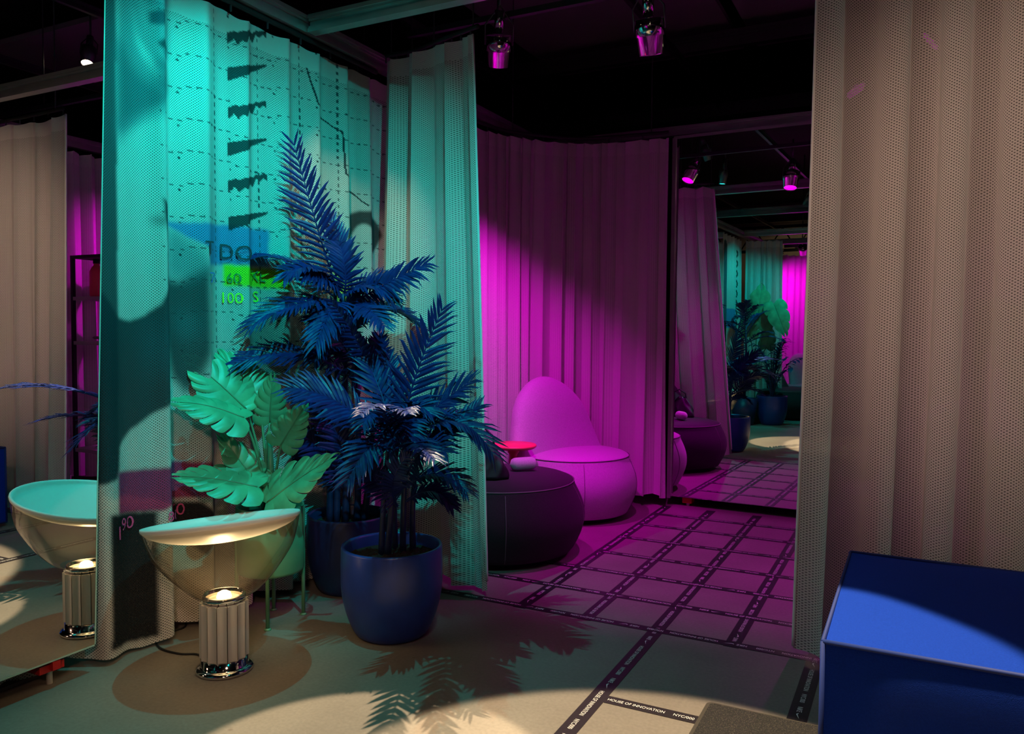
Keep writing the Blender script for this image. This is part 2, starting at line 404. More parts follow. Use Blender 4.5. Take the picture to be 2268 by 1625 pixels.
def paint_print(VV, V):
    nv, nu = V.shape[:2]; Y = V[..., 1]; Z = V[..., 2]
    C = np.empty((nv, nu, 3)); C[:] = (.60, .58, .54)
    def put(poly, col, k=0, op=1.0, px=True):
        pl = [yz(*p) for p in poly] if px else poly
        a = inside(Y, Z, pl).astype(float)
        if k: a = blur(a, k)
        a = (a*op)[..., None]; C[:] = C*(1-a)+np.array(col)*a
    dk = (.035, .07, .09); md = (.11, .17, .19)
    # side column, then figure: head, chin shade, lips, neck
    put([(60,-60),(266,-60),(266,480),(262,1060),(60,1120)], (.022, .05, .06), 1, .93)  # unlit see-through cloth beside the fold, painted dark into the print
    put([(285,-60),(392,-60),(392,120),(382,160),(345,150),(310,80)], (.20,.23,.24), 2, .85)
    put([(268,-60),(300,-60),(310,100),(345,170),(392,205),(350,235),(300,262),(268,300)], (.11,.18,.20), 3, .8)
    put([(268,60),(300,150),(350,200),(385,215),(330,250),(268,290)], (.05, .11, .13), 4, .75)
    put([(300,-60),(392,-60),(392,18),(330,14)], (.16,.20,.22), 2, .7)
    put([(330,26),(350,22),(372,30),(374,50),(350,60),(330,52)], dk, 1, .95)
    put([(336,56),(368,60),(360,78),(342,74)], (.25,.28,.28), 2, .6)
    put([(343,94),(356,86),(368,90),(386,98),(386,110),(366,112),(350,108)], (.02,.04,.05), 1, .95)
    put([(350,112),(386,112),(384,124),(374,134),(360,128)], (.10,.13,.15), 1, .9)
    put([(336,128),(386,146),(392,196),(372,214),(345,196)], (.06,.11,.13), 3, .85)
    put([(268,262),(345,244),(392,214),(372,250),(330,262),(290,285),(268,330)], (.12,.20,.23), 4, .8)
    # shoulder strap, arm and torso
    bd = (.014, .038, .05); bd2 = (.035, .10, .125)
    q = lambda P: [(200+x/2.519, 560+y/2.519) for x, y in P]
    put([(350,436),(362,452),(384,478),(386,560),(364,562),(358,500),(352,470)], bd, 1, .95)
    put([(330,482),(364,484),(366,498),(336,496)], bd, 3, .8)
    
    
    put(q([(405,-10),(455,-20),(460,720),(420,830),(330,905),(235,990),(170,1080),(150,1240),(40,1300),(40,200),(110,290),(165,360),(230,378),(300,352),(370,285),(402,190)]), bd, 1, .96)
    put(q([(300,420),(440,380),(450,600),(420,700),(330,640)]), bd2, 10, .8)
    put(q([(455,120),(520,160),(560,120),(640,60),(645,560),(610,690),(560,800),(500,700),(455,440)]), bd, 3, .92)
    put(q([(520,340),(575,330),(590,480),(545,470)]), (.08,.24,.28), 8, .8)
    put([(386,520),(396,500),(440,545),(456,580),(456,600),(420,620),(386,612)], (.10,.24,.27), 5, .75)
    # blue band with letters, lime blocks, yellow block
    put([(382,490),(505,497),(604,508),(604,590),(500,586),(456,587),(456,548),(418,520)], (.10,.27,.52), 1)
    put([(504,584),(640,600),(640,642),(504,632)], (.42,.80,.02), 1)
    put([(745,560),(790,575),(790,690),(745,700)], (.62,.55,.10), 2)
    # ladder of ragged marks
    for (yl, yr, jag) in ((78,70,1),(158,142,0),(245,226,1),(325,306,0),(408,388,1),(490,470,0)):
        up = []; lo = []
        for i, t in enumerate(np.linspace(0, 1, 15)):
            x = 514+t*88; y = yl+(yr-yl)*t
            j = (6*math.sin(i*2.7)+5*math.sin(i*5.1)) if jag else 0
            th = (17-9*t) if jag else (17*(1-t)**.8+3)
            up.append((x, y-th*.55+(j*.3))); lo.append((x, y+th+j))
        put(up+lo[::-1], (.02,.03,.035), 0, .95)
    # big dark arch
    arc = [(758+0, 620)]+[(806-46*math.cos(a), 540-74*math.sin(a)) for a in np.linspace(.3, 2.9, 16)]+[(836,560)]
    arc2 = [(828,560)]+[(806-20*math.cos(a), 552-56*math.sin(a)) for a in np.linspace(2.6, .3, 12)]+[(786,600)]
    put(arc+arc2, (.03,.03,.035), 1, .95)
    # lower bands
    put([(262,1046),(345,1035),(400,1022),(470,1022),(470,1098),(380,1108),(345,1130),(262,1142)], (.36,.04,.13), 1)
    put([(238,1140),(341,1130),(345,1405),(238,1440)], (.015,.015,.018), 1)
    put([(372,1118),(440,1108),(466,1140),(466,1190),(445,1230),(372,1130)], (.015,.015,.018), 1)
    put([(466,1040),(482,1040),(482,1400),(466,1400)], (.02,.03,.05), 1)
    # dashed pattern-paper grid and pins
    dash = (np.floor(Y/.016).astype(int) % 2 == 0); dz = (np.floor(Z/.016).astype(int) % 2 == 0)
    for z_ in np.arange(.95, 2.3, .118):
        mk_ = (np.abs(Z-z_-.012*(np.floor(Y/.23) % 2)) < .0024) & dash & (Y > 1.93); C[mk_] = (.05,.07,.08)
    for y_ in np.arange(1.98, 3.2, .235):
        mk_ = (np.abs(Y-y_) < .0024) & dz & (Z > 1.0); C[mk_] = (.05,.07,.08)
    for y_ in np.arange(2.05, 3.2, .235):
        for z_ in np.arange(1.0, 2.3, .118):
            C[((Y-y_)**2+(Z-z_-.05)**2) < .0046**2] = (.03,.04,.05)
    # wandering cut line
    ln = [yz(*p) for p in ((686,150),(700,230),(728,262),(757,292),(760,385),(785,420),(812,455))]
    for (a, b) in zip(ln[:-1], ln[1:]):
        a, b = np.array(a), np.array(b); d = b-a; q = np.stack([Y, Z], -1)-a
        t = np.clip((q@d)/(d@d), 0, 1); C[np.linalg.norm(q-t[..., None]*d, axis=-1) < .0035] = (.03,.04,.05)
    return C.reshape(-1, 3)

HT = 2.36
printed, VP, SP = curtain('printed_curtain', [(-2.52,1.20),(-2.49,1.45),(-2.455,1.64),(-2.41,1.80),(-2.42,2.3),(-2.41,3.36)], [(-2.54,1.20),(-2.50,1.45),(-2.45,1.64),(-2.39,1.80),(-2.40,2.3),(-2.40,3.36)],
    .025, HT, .19, .027, M_['cloth_p'], 520, 520, 3, 'long printed mesh curtain with a face, numbers and coloured bands behind the plants', paint=paint_print, botsag=.006, curl=.1, phase=.5)

# lettering printed on that curtain: child meshes that follow its folds
def text_geo(txt, size, align='LEFT'):
    cu = bpy.data.curves.new('t', 'FONT'); cu.body = txt; cu.size = size; cu.align_x = align; cu.resolution_u = 3
    ob = bpy.data.objects.new('t', cu); COL.objects.link(ob)
    dg = bpy.context.evaluated_depsgraph_get(); me = ob.evaluated_get(dg).to_mesh()
    V = np.array([v.co[:] for v in me.vertices]) if len(me.vertices) else np.zeros((0, 3)); Fc = [tuple(p.vertices) for p in me.polygons]
    ob.evaluated_get(dg).to_mesh_clear(); bpy.data.objects.remove(ob); bpy.data.curves.remove(cu)
    return V, Fc
def refine(V, Fc, mx):
    """split long triangles so lettering can bend with cloth"""
    V = [tuple(v) for v in V]; out = []
    st = []
    for f in Fc:
        for i in range(1, len(f)-1): st.append((f[0], f[i], f[i+1]))
    cache = {}
    def mid(a, b):
        k = (min(a, b), max(a, b))
        if k not in cache: V.append(tuple((np.array(V[a])+np.array(V[b]))/2)); cache[k] = len(V)-1
        return cache[k]
    while st:
        a, b, c = st.pop()
        e = [(np.linalg.norm(np.subtract(V[a], V[b])), a, b, c), (np.linalg.norm(np.subtract(V[b], V[c])), b, c, a), (np.linalg.norm(np.subtract(V[c], V[a])), c, a, b)]
        d, p, q, r_ = max(e)
        if d > mx: m = mid(p, q); st += [(p, m, r_), (m, q, r_)]
        else: out.append((a, b, c))
    return np.array(V), out
colY = VP[VP.shape[0]//2, :, 1]
def cloth_x(y, z):
    vrow = int(np.clip((HT-z)/(HT-.025), 0, 1)*(VP.shape[0]-1))
    row = VP[vrow]; m = np.abs(row[:, 1]-y) < .012
    return row[m, 0].max() if m.any() else XP
def print_text(txt, px, py, hpx, mat_, slant=0, xs=1.0):
    V, Fc = text_geo(txt, 1.0); V, Fc = refine(V, Fc, .12)
    y0, z0 = yz(px, py); y1, z1 = yz(px, py-hpx); hgt = z1-z0
    W = [];
    for v in V:
        y = y0+v[0]*hgt/.70*xs; z = z0+v[1]*hgt/.70+slant*v[0]*hgt
        W.append((cloth_x(y, z)+.006, y, z))
    return mk('lettering', W, Fc, mat_, printed)
print_text('T', 444, 562, 30, M_['ink']); print_text('DO', 494, 572, 34, M_['ink']); print_text('70', 452, 626, 24, M_['blueink']); print_text('60', 507, 626, 23, M_['greenink'])
print_text('XL', 566, 622, 24, M_['greenink']); print_text('100', 495, 670, 24, M_['limeink']); print_text('S', 572, 668, 24, M_['limeink'])
print_text('IT', 766, 598, 38, M_['ink']); print_text('90', 262, 1176, 28, M_['pink']); print_text('1', 248, 1196, 30, M_['pink']); print_text('80', 351, 1152, 22, M_['pink']); print_text('70', 384, 1146, 26, M_['pink'])

teal_c, VT, _ = curtain('mesh_curtain', [(-2.33,3.17),(-2.16,3.12),(-1.97,3.08),(-1.735,3.03)], [(-2.30,3.06),(-2.04,2.99),(-1.81,2.94),(-1.56,2.90)],
    .035, 2.42, .15, .030, M_['cloth'], 220, 300, 11, 'off-white mesh curtain standing just behind the two blue palms', phase=.8)
edge_strip(VT, -1, .006, M_['white'], 'edge_binding', teal_c, 1)
mag_c, VM, _ = curtain('mesh_curtain', [(-2.42,3.42),(-2.42,3.9),(-2.38,4.34),(-2.17,4.70),(-1.95,4.87),(-1.75,4.92),(-1.425,4.94)],
    [(-2.42,3.42),(-2.42,3.9),(-2.40,4.36),(-2.27,4.78),(-1.98,4.97),(-1.75,4.95),(-1.425,4.965)],
    .07, HT, .105, .030, M_['cloth_m'], 620, 260, 21, 'curved mesh curtain lit magenta behind the pale lounge chair', irregular=.5)
right_c, VR, _ = curtain('mesh_curtain', [(-.325,2.93),(-.05,2.97),(.25,2.93),(.62,2.95),(1.1,2.92)], [(-.335,2.87),(-.05,2.93),(.25,2.90),(.62,2.92),(1.1,2.90)],
    .02, HT, .19, .030, M_['cloth'], 420, 320, 31, 'wide beige mesh curtain hanging behind the blue ottoman', phase=2.2)
edge_strip(VR, 0, .006, M_['white'], 'edge_binding', right_c, 1)
side_c, _, _ = curtain('mesh_curtain', [(.52,3.12),(.55,3.9),(.52,4.5),(.3,4.93),(-.2,5.25)], [(.52,3.12),(.55,3.9),(.52,4.5),(.3,4.93),(-.2,5.25)],
    .07, HT, .12, .030, M_['cloth_m'], 360, 160, 41, 'magenta-lit curtain seen in the left mirror behind the shelf unit')

def paint_b(VV, V):
    C = np.empty((len(VV), 3)); C[:] = (.62,.60,.56); Y, Z = VV[:, 1], VV[:, 2]
    C[inside(Y, Z, [(.28,.9),(.05,1.1),(.12,1.6),(.02,2.0),(.18,2.3),(.3,2.1)])] = (.06,.12,.15)
    C[inside(Y, Z, [(0,1.45),(-.35,1.45),(-.35,1.2),(0,1.2)])] = (.10,.27,.52)
    for z_ in np.arange(1.0, 2.3, .13):
        d = np.hypot((Y+.42)/.035, (Z-z_)/.05); C[(d < 1.25) & (d > .75)] = (.02,.03,.03)
    return C
curtain('printed_curtain', [(-2.41,.34),(-2.42,-.1),(-2.42,-.62)], [(-2.41,.34),(-2.42,-.1),(-2.42,-.62)], .03, HT, .16, .03, M_['cloth_p'], 200, 200, 51,
    'printed curtain seen far off in the right mirror', paint=paint_b)
curtain('mesh_curtain', [(-2.38,-.70),(-2.2,-.78),(-1.93,-.84)], [(-2.38,-.70),(-2.2,-.80),(-1.90,-.86)], .03, HT, .075, .02, M_['cloth'], 160, 160, 52, 'narrow grey-green curtain reflected deep in the right mirror')
curtain('mesh_curtain', [(-2.36,-1.1),(-2.40,-2.4),(-2.2,-3.0),(-1.8,-3.2),(-1.1,-3.25),(-.6,-3.2)], [(-2.36,-1.1),(-2.40,-2.4),(-2.2,-3.0),(-1.8,-3.2),(-1.1,-3.25),(-.6,-3.2)], .06, HT, .11, .03, M_['cloth_m'], 420, 120, 53, 'bright magenta curtain reflected at the far right of the right mirror')

# curtain rails
def rail(pts, label):
    t = empty('curtain_rail', pts[0], label, 'rail')
    P, _ = resample([p[:2] for p in pts], 40); z = pts[0][2]
    o = MB().tube([(p[0]-pts[0][0], p[1]-pts[0][1], 0) for p in P], .011, 8).build('rail', M_['black'], t, True)
    g = MB()
    for p in P[::4]: g.box((p[0]-pts[0][0]-.003, p[1]-pts[0][1]-.003, -.035), (p[0]-pts[0][0]+.003, p[1]-pts[0][1]+.003, -.008))
    g.build('glider', M_['darkalu'], t, kind='stuff')
    for k in (2, 20, 37):
        p = P[k]-np.array(pts[0][:2]); MB().tube([(p[0], p[1], .01), (p[0], p[1], 3.7-z)], .004, 6).build('hanger_rod', M_['darkalu'], t)
    return t
rail([(-2.40,1.3,2.395),(-2.40,2.3,2.395),(-2.40,3.2,2.395)], 'black rail carrying the long printed curtain')
rail([(-2.32,3.17,2.455),(-2.16,3.17,2.455),(-1.97,3.11,2.455),(-1.735,3.04,2.455)], 'black curved rail above the curtain behind the palms')
rail([(-2.42,3.42,2.395),(-2.38,4.34,2.395),(-2.17,4.70,2.395),(-1.95,4.87,2.395),(-1.43,4.94,2.395)], 'black curved rail above the magenta-lit curtain')
rail([(-.33,2.93,2.395),(.3,2.95,2.395),(1.1,2.93,2.395)], 'black rail above the wide beige curtain')

# ------------------------------------------------------------------ mirrors
lm = empty('floor_mirror', (-2.378, 1.0, 0), 'tall frameless mirror at the left edge reflecting the glass lamp', 'mirror')
yb, yt = 1.655, 1.73
def mirror_slab(t, P, nrm, th=.006):
    """P: four corners of the silvered face (local), a glass slab with edge and backing board behind it"""
    P = [np.array(p, float) for p in P]; n = np.array(nrm, float)
    mk('mirror_glass', P, [(0, 1, 2, 3)], M_['mirror'], t)
    Q = [p-n*th for p in P]
    mk('glass_edge', P+Q, [(0,1,5,4),(1,2,6,5),(2,3,7,6),(3,0,4,7),(7,6,5,4)], M_['edge'], t)
    c = sum(P)/4; Q1 = [c+(p-c)*.995-n*(th+.001) for p in P]; Q2 = [p-n*.022 for p in Q1]
    mk('backing_frame', Q1+Q2, [(0,1,5,4),(1,2,6,5),(2,3,7,6),(3,0,4,7),(7,6,5,4),(0,1,2,3)], M_['frame'], t)
mirror_slab(lm, [(0,-.62,.088),(0,yb-1.0,.088),(0,yt-1.0,2.35),(0,-.62,2.35)], (1, 0, 0))
MB().add([(.0006,-.62,.088),(.0006,yb-1.0,.088),(.0006,yb-1.0,.093),(.0006,-.62,.093)], [(0,1,2,3)]).add([(.0006,yb-1.004,.088),(.0006,yb-1.0,.088),(.0006,yt-1.0,2.35),(.0006,yt-1.004,2.35)], [(0,1,2,3)]).build('polished_bevel', mat('polished glass bevel', (.45,.62,.52), .25), lm)
for yy in (.53, -.4):
    MB().box((-.10, yy-.05, .05), (-.02, yy+.03, .075)).box((-.03, yy-.02, .058), (.0, yy+.005, .085)).build('clamp', M_['redplastic'], lm)
    MB().tube([(-.05, yy, 0), (-.05, yy, .055)], .009, 12).build('foot', M_['satin'], lm)
MB().box((-.16,-.62,0),(-.12,.6,.012)).build('base_rail', M_['frame'], lm)

t0 = math.radians(1.5)
rm = empty('floor_mirror', (-1.43, 5.055, 0), 'wide mirror behind the magenta lounge reflecting palms and a pool of light', 'mirror', rot=(0, 0, -t0))
mirror_slab(rm, [(1.15,0,.062),(.02,0,.062),(.02,0,2.375),(1.15,0,2.375)], (0, -1, 0))
for xx in (.12, 1.0):
    MB().box((xx-.03, .03, .02), (xx+.03, .1, .055)).build('clamp', M_['redplastic'], rm)
    MB().tube([(xx, .06, 0), (xx, .06, .03)], .012, 12).build('foot', M_['satin'], rm)
MB().box((0,.0,2.376),(1.16,.03,2.395)).build('top_rail', M_['alu'], rm)
MB().box((-.004,-.012,.05),(.02,.02,2.38)).build('side_rail', M_['alu'], rm)

# ------------------------------------------------------------------ floor tapes with their lettering
HOI = text_geo('HOUSE OF INNOVATION', 1.0); NYC = text_geo('NYC/000', 1.0); NK = text_geo('NIKE', 1.0)
def fitw(g, wid, hgt):
    V, Fc = g; V = V.copy(); V[:, 0] -= V[:, 0].min(); V[:, 0] *= wid/V[:, 0].max(); V[:, 1] *= hgt/V[:, 1].max(); return V, Fc
HT_ = .0145
G_H = fitw(HOI, .178, HT_); G_N = fitw(NYC, .062, HT_); G_K = fitw(NK, .036, HT_)
sw = [(0,.0075),(.004,.002),(.010,.0015),(.036,.0125),(.010,.0055),(.006,.0052),(.004,.0072)]
SWV = np.array([(x, y, 0) for x, y in sw]); SWF = [(0,1,6),(1,5,6),(1,2,5),(2,4,5),(2,3,4)]
ITEMS = [(0, G_H, 'slogan_lettering'), (.205, G_N, 'city_lettering'), (.300, G_K, 'maker_lettering'), (.345, (SWV, SWF), 'curved_tick')]; PER = .404
WORDS = {}
def word(kd, V, Fc):
    if kd not in WORDS:
        me = bpy.data.meshes.new(kd); W = V.copy(); W[:, 1] -= HT_/2; me.from_pydata([tuple(map(float, p)) for p in W], [], Fc); me.materials.append(M_['tapetext']); WORDS[kd] = me
    return WORDS[kd]
def tape(a0, a1, pos, along, start, flip, label, wid=.056, layer=0):
    """along 'y' or 'x'; start is a phase of the lettering; flip turns its reading direction"""
    z = .0012+.0006*layer
    if along == 'y': loc = (pos, a0, 0)
    else: loc = (a0, pos, 0)
    ln = a1-a0; h = wid/2
    P = [(-h, 0), (h, 0), (h, ln), (-h, ln)] if along == 'y' else [(0, -h), (ln, -h), (ln, h), (0, h)]
    o = mk('floor_tape', [(x, y, z) for x, y in P]+[(x, y, 0.0001) for x, y in P], [(0,1,2,3),(1,0,4,5),(2,1,5,6),(3,2,6,7),(0,3,7,4)], M_['tape'])
    o.location = loc; tag(o, label, 'floor tape', 'printed tape grid on the floor')
    n0 = int(math.floor((a0-start)/PER))-1; n1 = int(math.ceil((a1-start)/PER))+1
    for n in range(n0, n1+1):
        for off, (V, Fc), kd in ITEMS:
            s0 = (start+n*PER+off) if not flip else (start+n*PER-off)
            wd = V[:, 0].max(); lo, hi = (s0, s0+wd) if not flip else (s0-wd, s0)
            if lo < a0+.004 or hi > a1-.004: continue
            c = bpy.data.objects.new(kd, word(kd, V, Fc)); COL.objects.link(c); c.parent = o
            p = s0-a0; c.location = (0, p, z+.0006) if along == 'y' else (p, 0, z+.0006)
            c.rotation_euler = (0, 0, (PI/2 if along == 'y' else 0)+(PI if flip else 0))
    return o
tape(2.857, 5.02, -1.421, 'y', 2.9, True, 'dark lettered tape running front to back past the charcoal lounge chair')
tape(2.857, 5.02, -1.136, 'y', 2.93, False, 'dark lettered tape running front to back, second from the charcoal lounge chair')
tape(1.0, 5.02, -.851, 'y', 2.711, True, 'longest dark lettered tape, running into the pool of warm light')
tape(2.857, 5.02, -.567, 'y', 3.02, False, 'dark lettered tape running front to back, next inside the longest one')
tape(1.9, 5.0, -.283, 'y', 2.79, True, 'dark lettered tape passing under the edge of the beige curtain')
TL = 1
tape(-.822, -.30, 2.262, 'x', -.816, False, 'short dark lettered tape that runs under the rubber mat', .048, TL)
for i, y in enumerate((2.885, 3.19, 3.498, 3.805, 4.135, 4.462, 4.765)):
    tape((-2.2 if i == 0 else -1.9 if i < 3 else -1.45), .35, y, 'x', (-.62, -1.06, -.74, -.9, -1.1, -.8, -.95)[i], i % 2 == 0,
         ('front crosswise tape, where the tiled grid of tape begins', 'second crosswise tape of the grid counted from the front', 'third crosswise tape, passing beside the foot of the charcoal lounge chair',
          'fourth crosswise tape, across the brightest magenta floor', 'fifth crosswise tape, level with the pale lounge chair', 'sixth crosswise tape counted from the front of the grid', 'crosswise tape nearest to the wide mirror')[i], .045, TL)

# ------------------------------------------------------------------ blue ottoman
ot = empty('ottoman', (.30, 2.25, 0), 'square cobalt blue upholstered ottoman in front of the beige curtain', 'ottoman')
x0, x1, y0, y1, h = -.467, .50, -.40, .41, .45
def cushion_box(x0, x1, y0, y1, z0, z1, n=26, bulge=.012):
    mb = MB()
    def face(f):
        V = [f(i/n, j/n) for j in range(n+1) for i in range(n+1)]
        mb.add(V, [(j*(n+1)+i, j*(n+1)+i+1, (j+1)*(n+1)+i+1, (j+1)*(n+1)+i) for j in range(n) for i in range(n)])
    b = lambda u, v: bulge*(1-(2*u-1)**6)*(1-(2*v-1)**6)
    X = lambda u: x0+(x1-x0)*u; Y = lambda u: y0+(y1-y0)*u; Z = lambda u: z0+(z1-z0)*u
    face(lambda u, v: (X(u), Y(v), z1+b(u, v)-.004*math.sin(u*9)*math.sin(v*7)))
    face(lambda u, v: (X(u), Y(1-v), z0))
    face(lambda u, v: (X(u), y0-b(u, v)*.6, Z(v))); face(lambda u, v: (X(1-u), y1+b(u, v)*.6, Z(v)))
    face(lambda u, v: (x1+b(u, v)*.6, Y(u), Z(v))); face(lambda u, v: (x0-b(u, v)*.6, Y(1-u), Z(v)))
    return mb
cushion_box(x0, x1, y0, y1, .02, h).build('seat_block', M_['blueup'], ot, True)
wl = MB()
for z in (h, .025): wl.tube([(x0,y0,z),(x1,y0,z),(x1,y1,z),(x0,y1,z),(x0,y0,z)], .0055, 8)
for (x, y) in ((x0,y0),(x1,y0),(x1,y1),(x0,y1)): wl.tube([(x,y,.03),(x,y,h)], .0055, 8)
wl.build('piping', M_['bluewelt'], ot, True)
for (x, y) in ((x0+.06,y0+.06),(x1-.06,y0+.06),(x1-.06,y1-.06),(x0+.06,y1-.06)): MB().tube([(x,y,0),(x,y,.03)], .02, 12).build('foot', M_['black'], ot)

# rubber mat
mt = empty('rubber_mat', (-.40, 2.15, 0), 'black speckled rubber mat at the bottom edge beside the blue ottoman', 'mat')
def rounded(x0, x1, y0, y1, r, n=8):
    P = []
    for cx, cy, a in ((x1-r,y1-r,0),(x0+r,y1-r,PI/2),(x0+r,y0+r,PI),(x1-r,y0+r,1.5*PI)):
        P += [(cx+r*math.cos(a+k*PI/2/n), cy+r*math.sin(a+k*PI/2/n)) for k in range(n+1)]
    return P
def slab(P, z0, z1):
    n = len(P); return [(x, y, z0) for x, y in P]+[(x, y, z1) for x, y in P], [tuple(range(n-1, -1, -1)), tuple(range(n, 2*n))]+[(i, (i+1) % n, n+(i+1) % n, n+i) for i in range(n)]
V, Fc = slab(rounded(-.135,.215,-.62,.215,.02), .0, .016); mk('border', V, Fc, M_['rubedge'], mt)
V, Fc = slab(rounded(-.124,.205,-.61,.204,.015), .016, .0185); mk('tread', V, Fc, M_['rubber'], mt)

# ------------------------------------------------------------------ glass bowl lamp
LX, LY = -2.023, 1.869
lamp = empty('table_lamp', (LX, LY, 0), 'glass bowl lamp with fluted metal column standing on the floor by the mirror', 'lamp')
MB().lathe([(0,0),(.088,0),(.092,.004),(.092,.012),(.080,.017),(.074,.020),(.074,.045),(0,.045)], 64).build('base', M_['chrome'], lamp, True)
cb = MB().lathe([(.050,.045),(.050,.240)], 48)
NF = 15
for k in range(NF):   # fluted column: hollow-fronted fins round the core
    a = 2*PI*k/NF; c, s = math.cos(a), math.sin(a); hw = .0150
    prof = []
    for j in range(9):
        q = -1+2*j/8; prof.append((.0770-.006*(1-q*q), q*hw))
    prof += [(.052, hw*.55), (.052, -hw*.55)]
    for z0_, z1_ in ((.048, .232),):
        n = len(prof); V = [(c*r_-s*t_, s*r_+c*t_, z) for z in (z0_, z1_) for r_, t_ in prof]
        cb.add(V, [(i, (i+1) % n, n+(i+1) % n, n+i) for i in range(n)]+[tuple(range(n-1, -1, -1)), tuple(range(n, 2*n))])
cb.build('fluted_column', M_['satin'], lamp)
ZH = .232; PV = .21; HB = .255
up_ = empty('lamp_socket', (0, 0, ZH)); up_.parent = lamp
tilt = empty('lamp_head', (0, 0, ZH+PV)); tilt.parent = lamp
ax = Vector((-.168, .068, 1)).normalized(); tilt.rotation_euler = Vector((0, 0, 1)).rotation_difference(ax).to_euler()
MB().lathe([(.058,.0),(.067,.006),(.070,.012),(.068,.020),(.064,.026),(.061,.024),(.060,.01),(.054,.004)], 64).build('collar_ring', M_['chrome'], up_, True)
MB().lathe([(.060,.012),(.052,.004),(.030,-.006),(0.001,-.010)], 48).build('reflector_cup', M_['satin'], up_, True)
bq, _ = resample([(.056,0),(.078,.03),(.104,.09),(.153,.275),(.211,.577),(.234,.80),(.2475,1)], 34)
bowl = [(r_, .012+(HB-.012)*h_-PV) for r_, h_ in bq]
MB().lathe(bowl, 96).build('glass_bowl', M_['glass'], tilt, True)
Hd = HB-PV
dish = [(.2485,Hd+.004),(.2505,Hd+.010),(.2495,Hd+.016),(.2440,Hd+.017),(.238,Hd+.013)]+[(.236*math.cos(t), Hd+.012-.045*math.sin(t)) for t in np.linspace(.05, PI/2-.01, 14)]
und = [(.2485,Hd+.004)]+[(.244*math.cos(t), Hd+.003-.062*math.sin(t)**1.2) for t in np.linspace(.02, PI/2-.01, 18)]
MB().lathe(dish, 96).lathe(und, 96).build('reflector_dish', M_['white'], tilt, True)
MB().lathe([(.001,.000),(.016,.002),(.024,.012),(.020,.026),(.010,.032),(.001,.034)], 32).build('bulb', M_['bulb'], up_, True)
l = bpy.data.lights.new('lamp_bulb_light', 'SPOT'); l.energy = 8; l.color = (1, .70, .36); l.shadow_soft_size = .02; l.spot_size = math.radians(125); l.spot_blend = .7
lo = bpy.data.objects.new('lamp_bulb_light', l); COL.objects.link(lo); lo.parent = up_; lo.location = (0, 0, .042); lo.rotation_euler = (PI, 0, 0)
cd = [(hz(440,1452)[:2]-np.array([LX, LY])), (hz(400,1450)[:2]-np.array([LX, LY])), (hz(360,1440)[:2]-np.array([LX, LY])), (hz(345,1424)[:2]-np.array([LX, LY])), (hz(350,1408)[:2]-np.array([LX, LY])), (-.42,.20), (-.60,.30)]
P, _ = resample([(-.075,-.02)]+[tuple(p) for p in cd], 60)
MB().tube([(p[0], p[1], .004) for p in P], .0038, 8).build('power_cord', M_['cord'], lamp, True)

# ------------------------------------------------------------------ planters and plants
def pot(loc, R, Hh, m, label, soil_h=.045):
    t = empty('plant_pot', loc, label, 'plant pot')
    rb = R*.70
    pr = [(0.001,0),(rb*.9,0),(rb,.008)]+[(rb+(R-rb)*math.sin(s_*PI/2)**.8, .008+(Hh-.008)*(s_*.62)) for s_ in np.linspace(.08, 1, 14)]+[(R, Hh*.8),(R*.995,Hh-.008),(R*.985,Hh),(R*.94,Hh),(R*.92,Hh-.008),(R*.90,Hh-soil_h-.02)]
    MB().lathe(pr, 72).build('pot_body', m, t, True)
    r2 = np.random.default_rng(int(R*1e4)); sm = MB(); V = [(0,0,Hh-soil_h)]; nr, na = 12, 48
    for i in range(1, nr+1):
        for k in range(na): V.append((R*.905*i/nr*math.cos(2*PI*k/na), R*.905*i/nr*math.sin(2*PI*k/na), Hh-soil_h+(r2.uniform(-.008,.01) if i < nr else 0)))
    Fc = [(0, 1+k, 1+(k+1) % na) for k in range(na)]+[(1+(i-1)*na+k, 1+i*na+k, 1+i*na+(k+1) % na, 1+(i-1)*na+(k+1) % na) for i in range(1, nr) for k in range(na)]
    sm.add(V, Fc).build('moss', M_['soil'], t, False, 'stuff')
    return t
def bez(P0, P1, P2, n): 
    t = np.linspace(0, 1, n)[:, None]; return (1-t)**2*P0+2*t*(1-t)*P1+t**2*P2
def unit(v): return v/(np.linalg.norm(v)+1e-9)
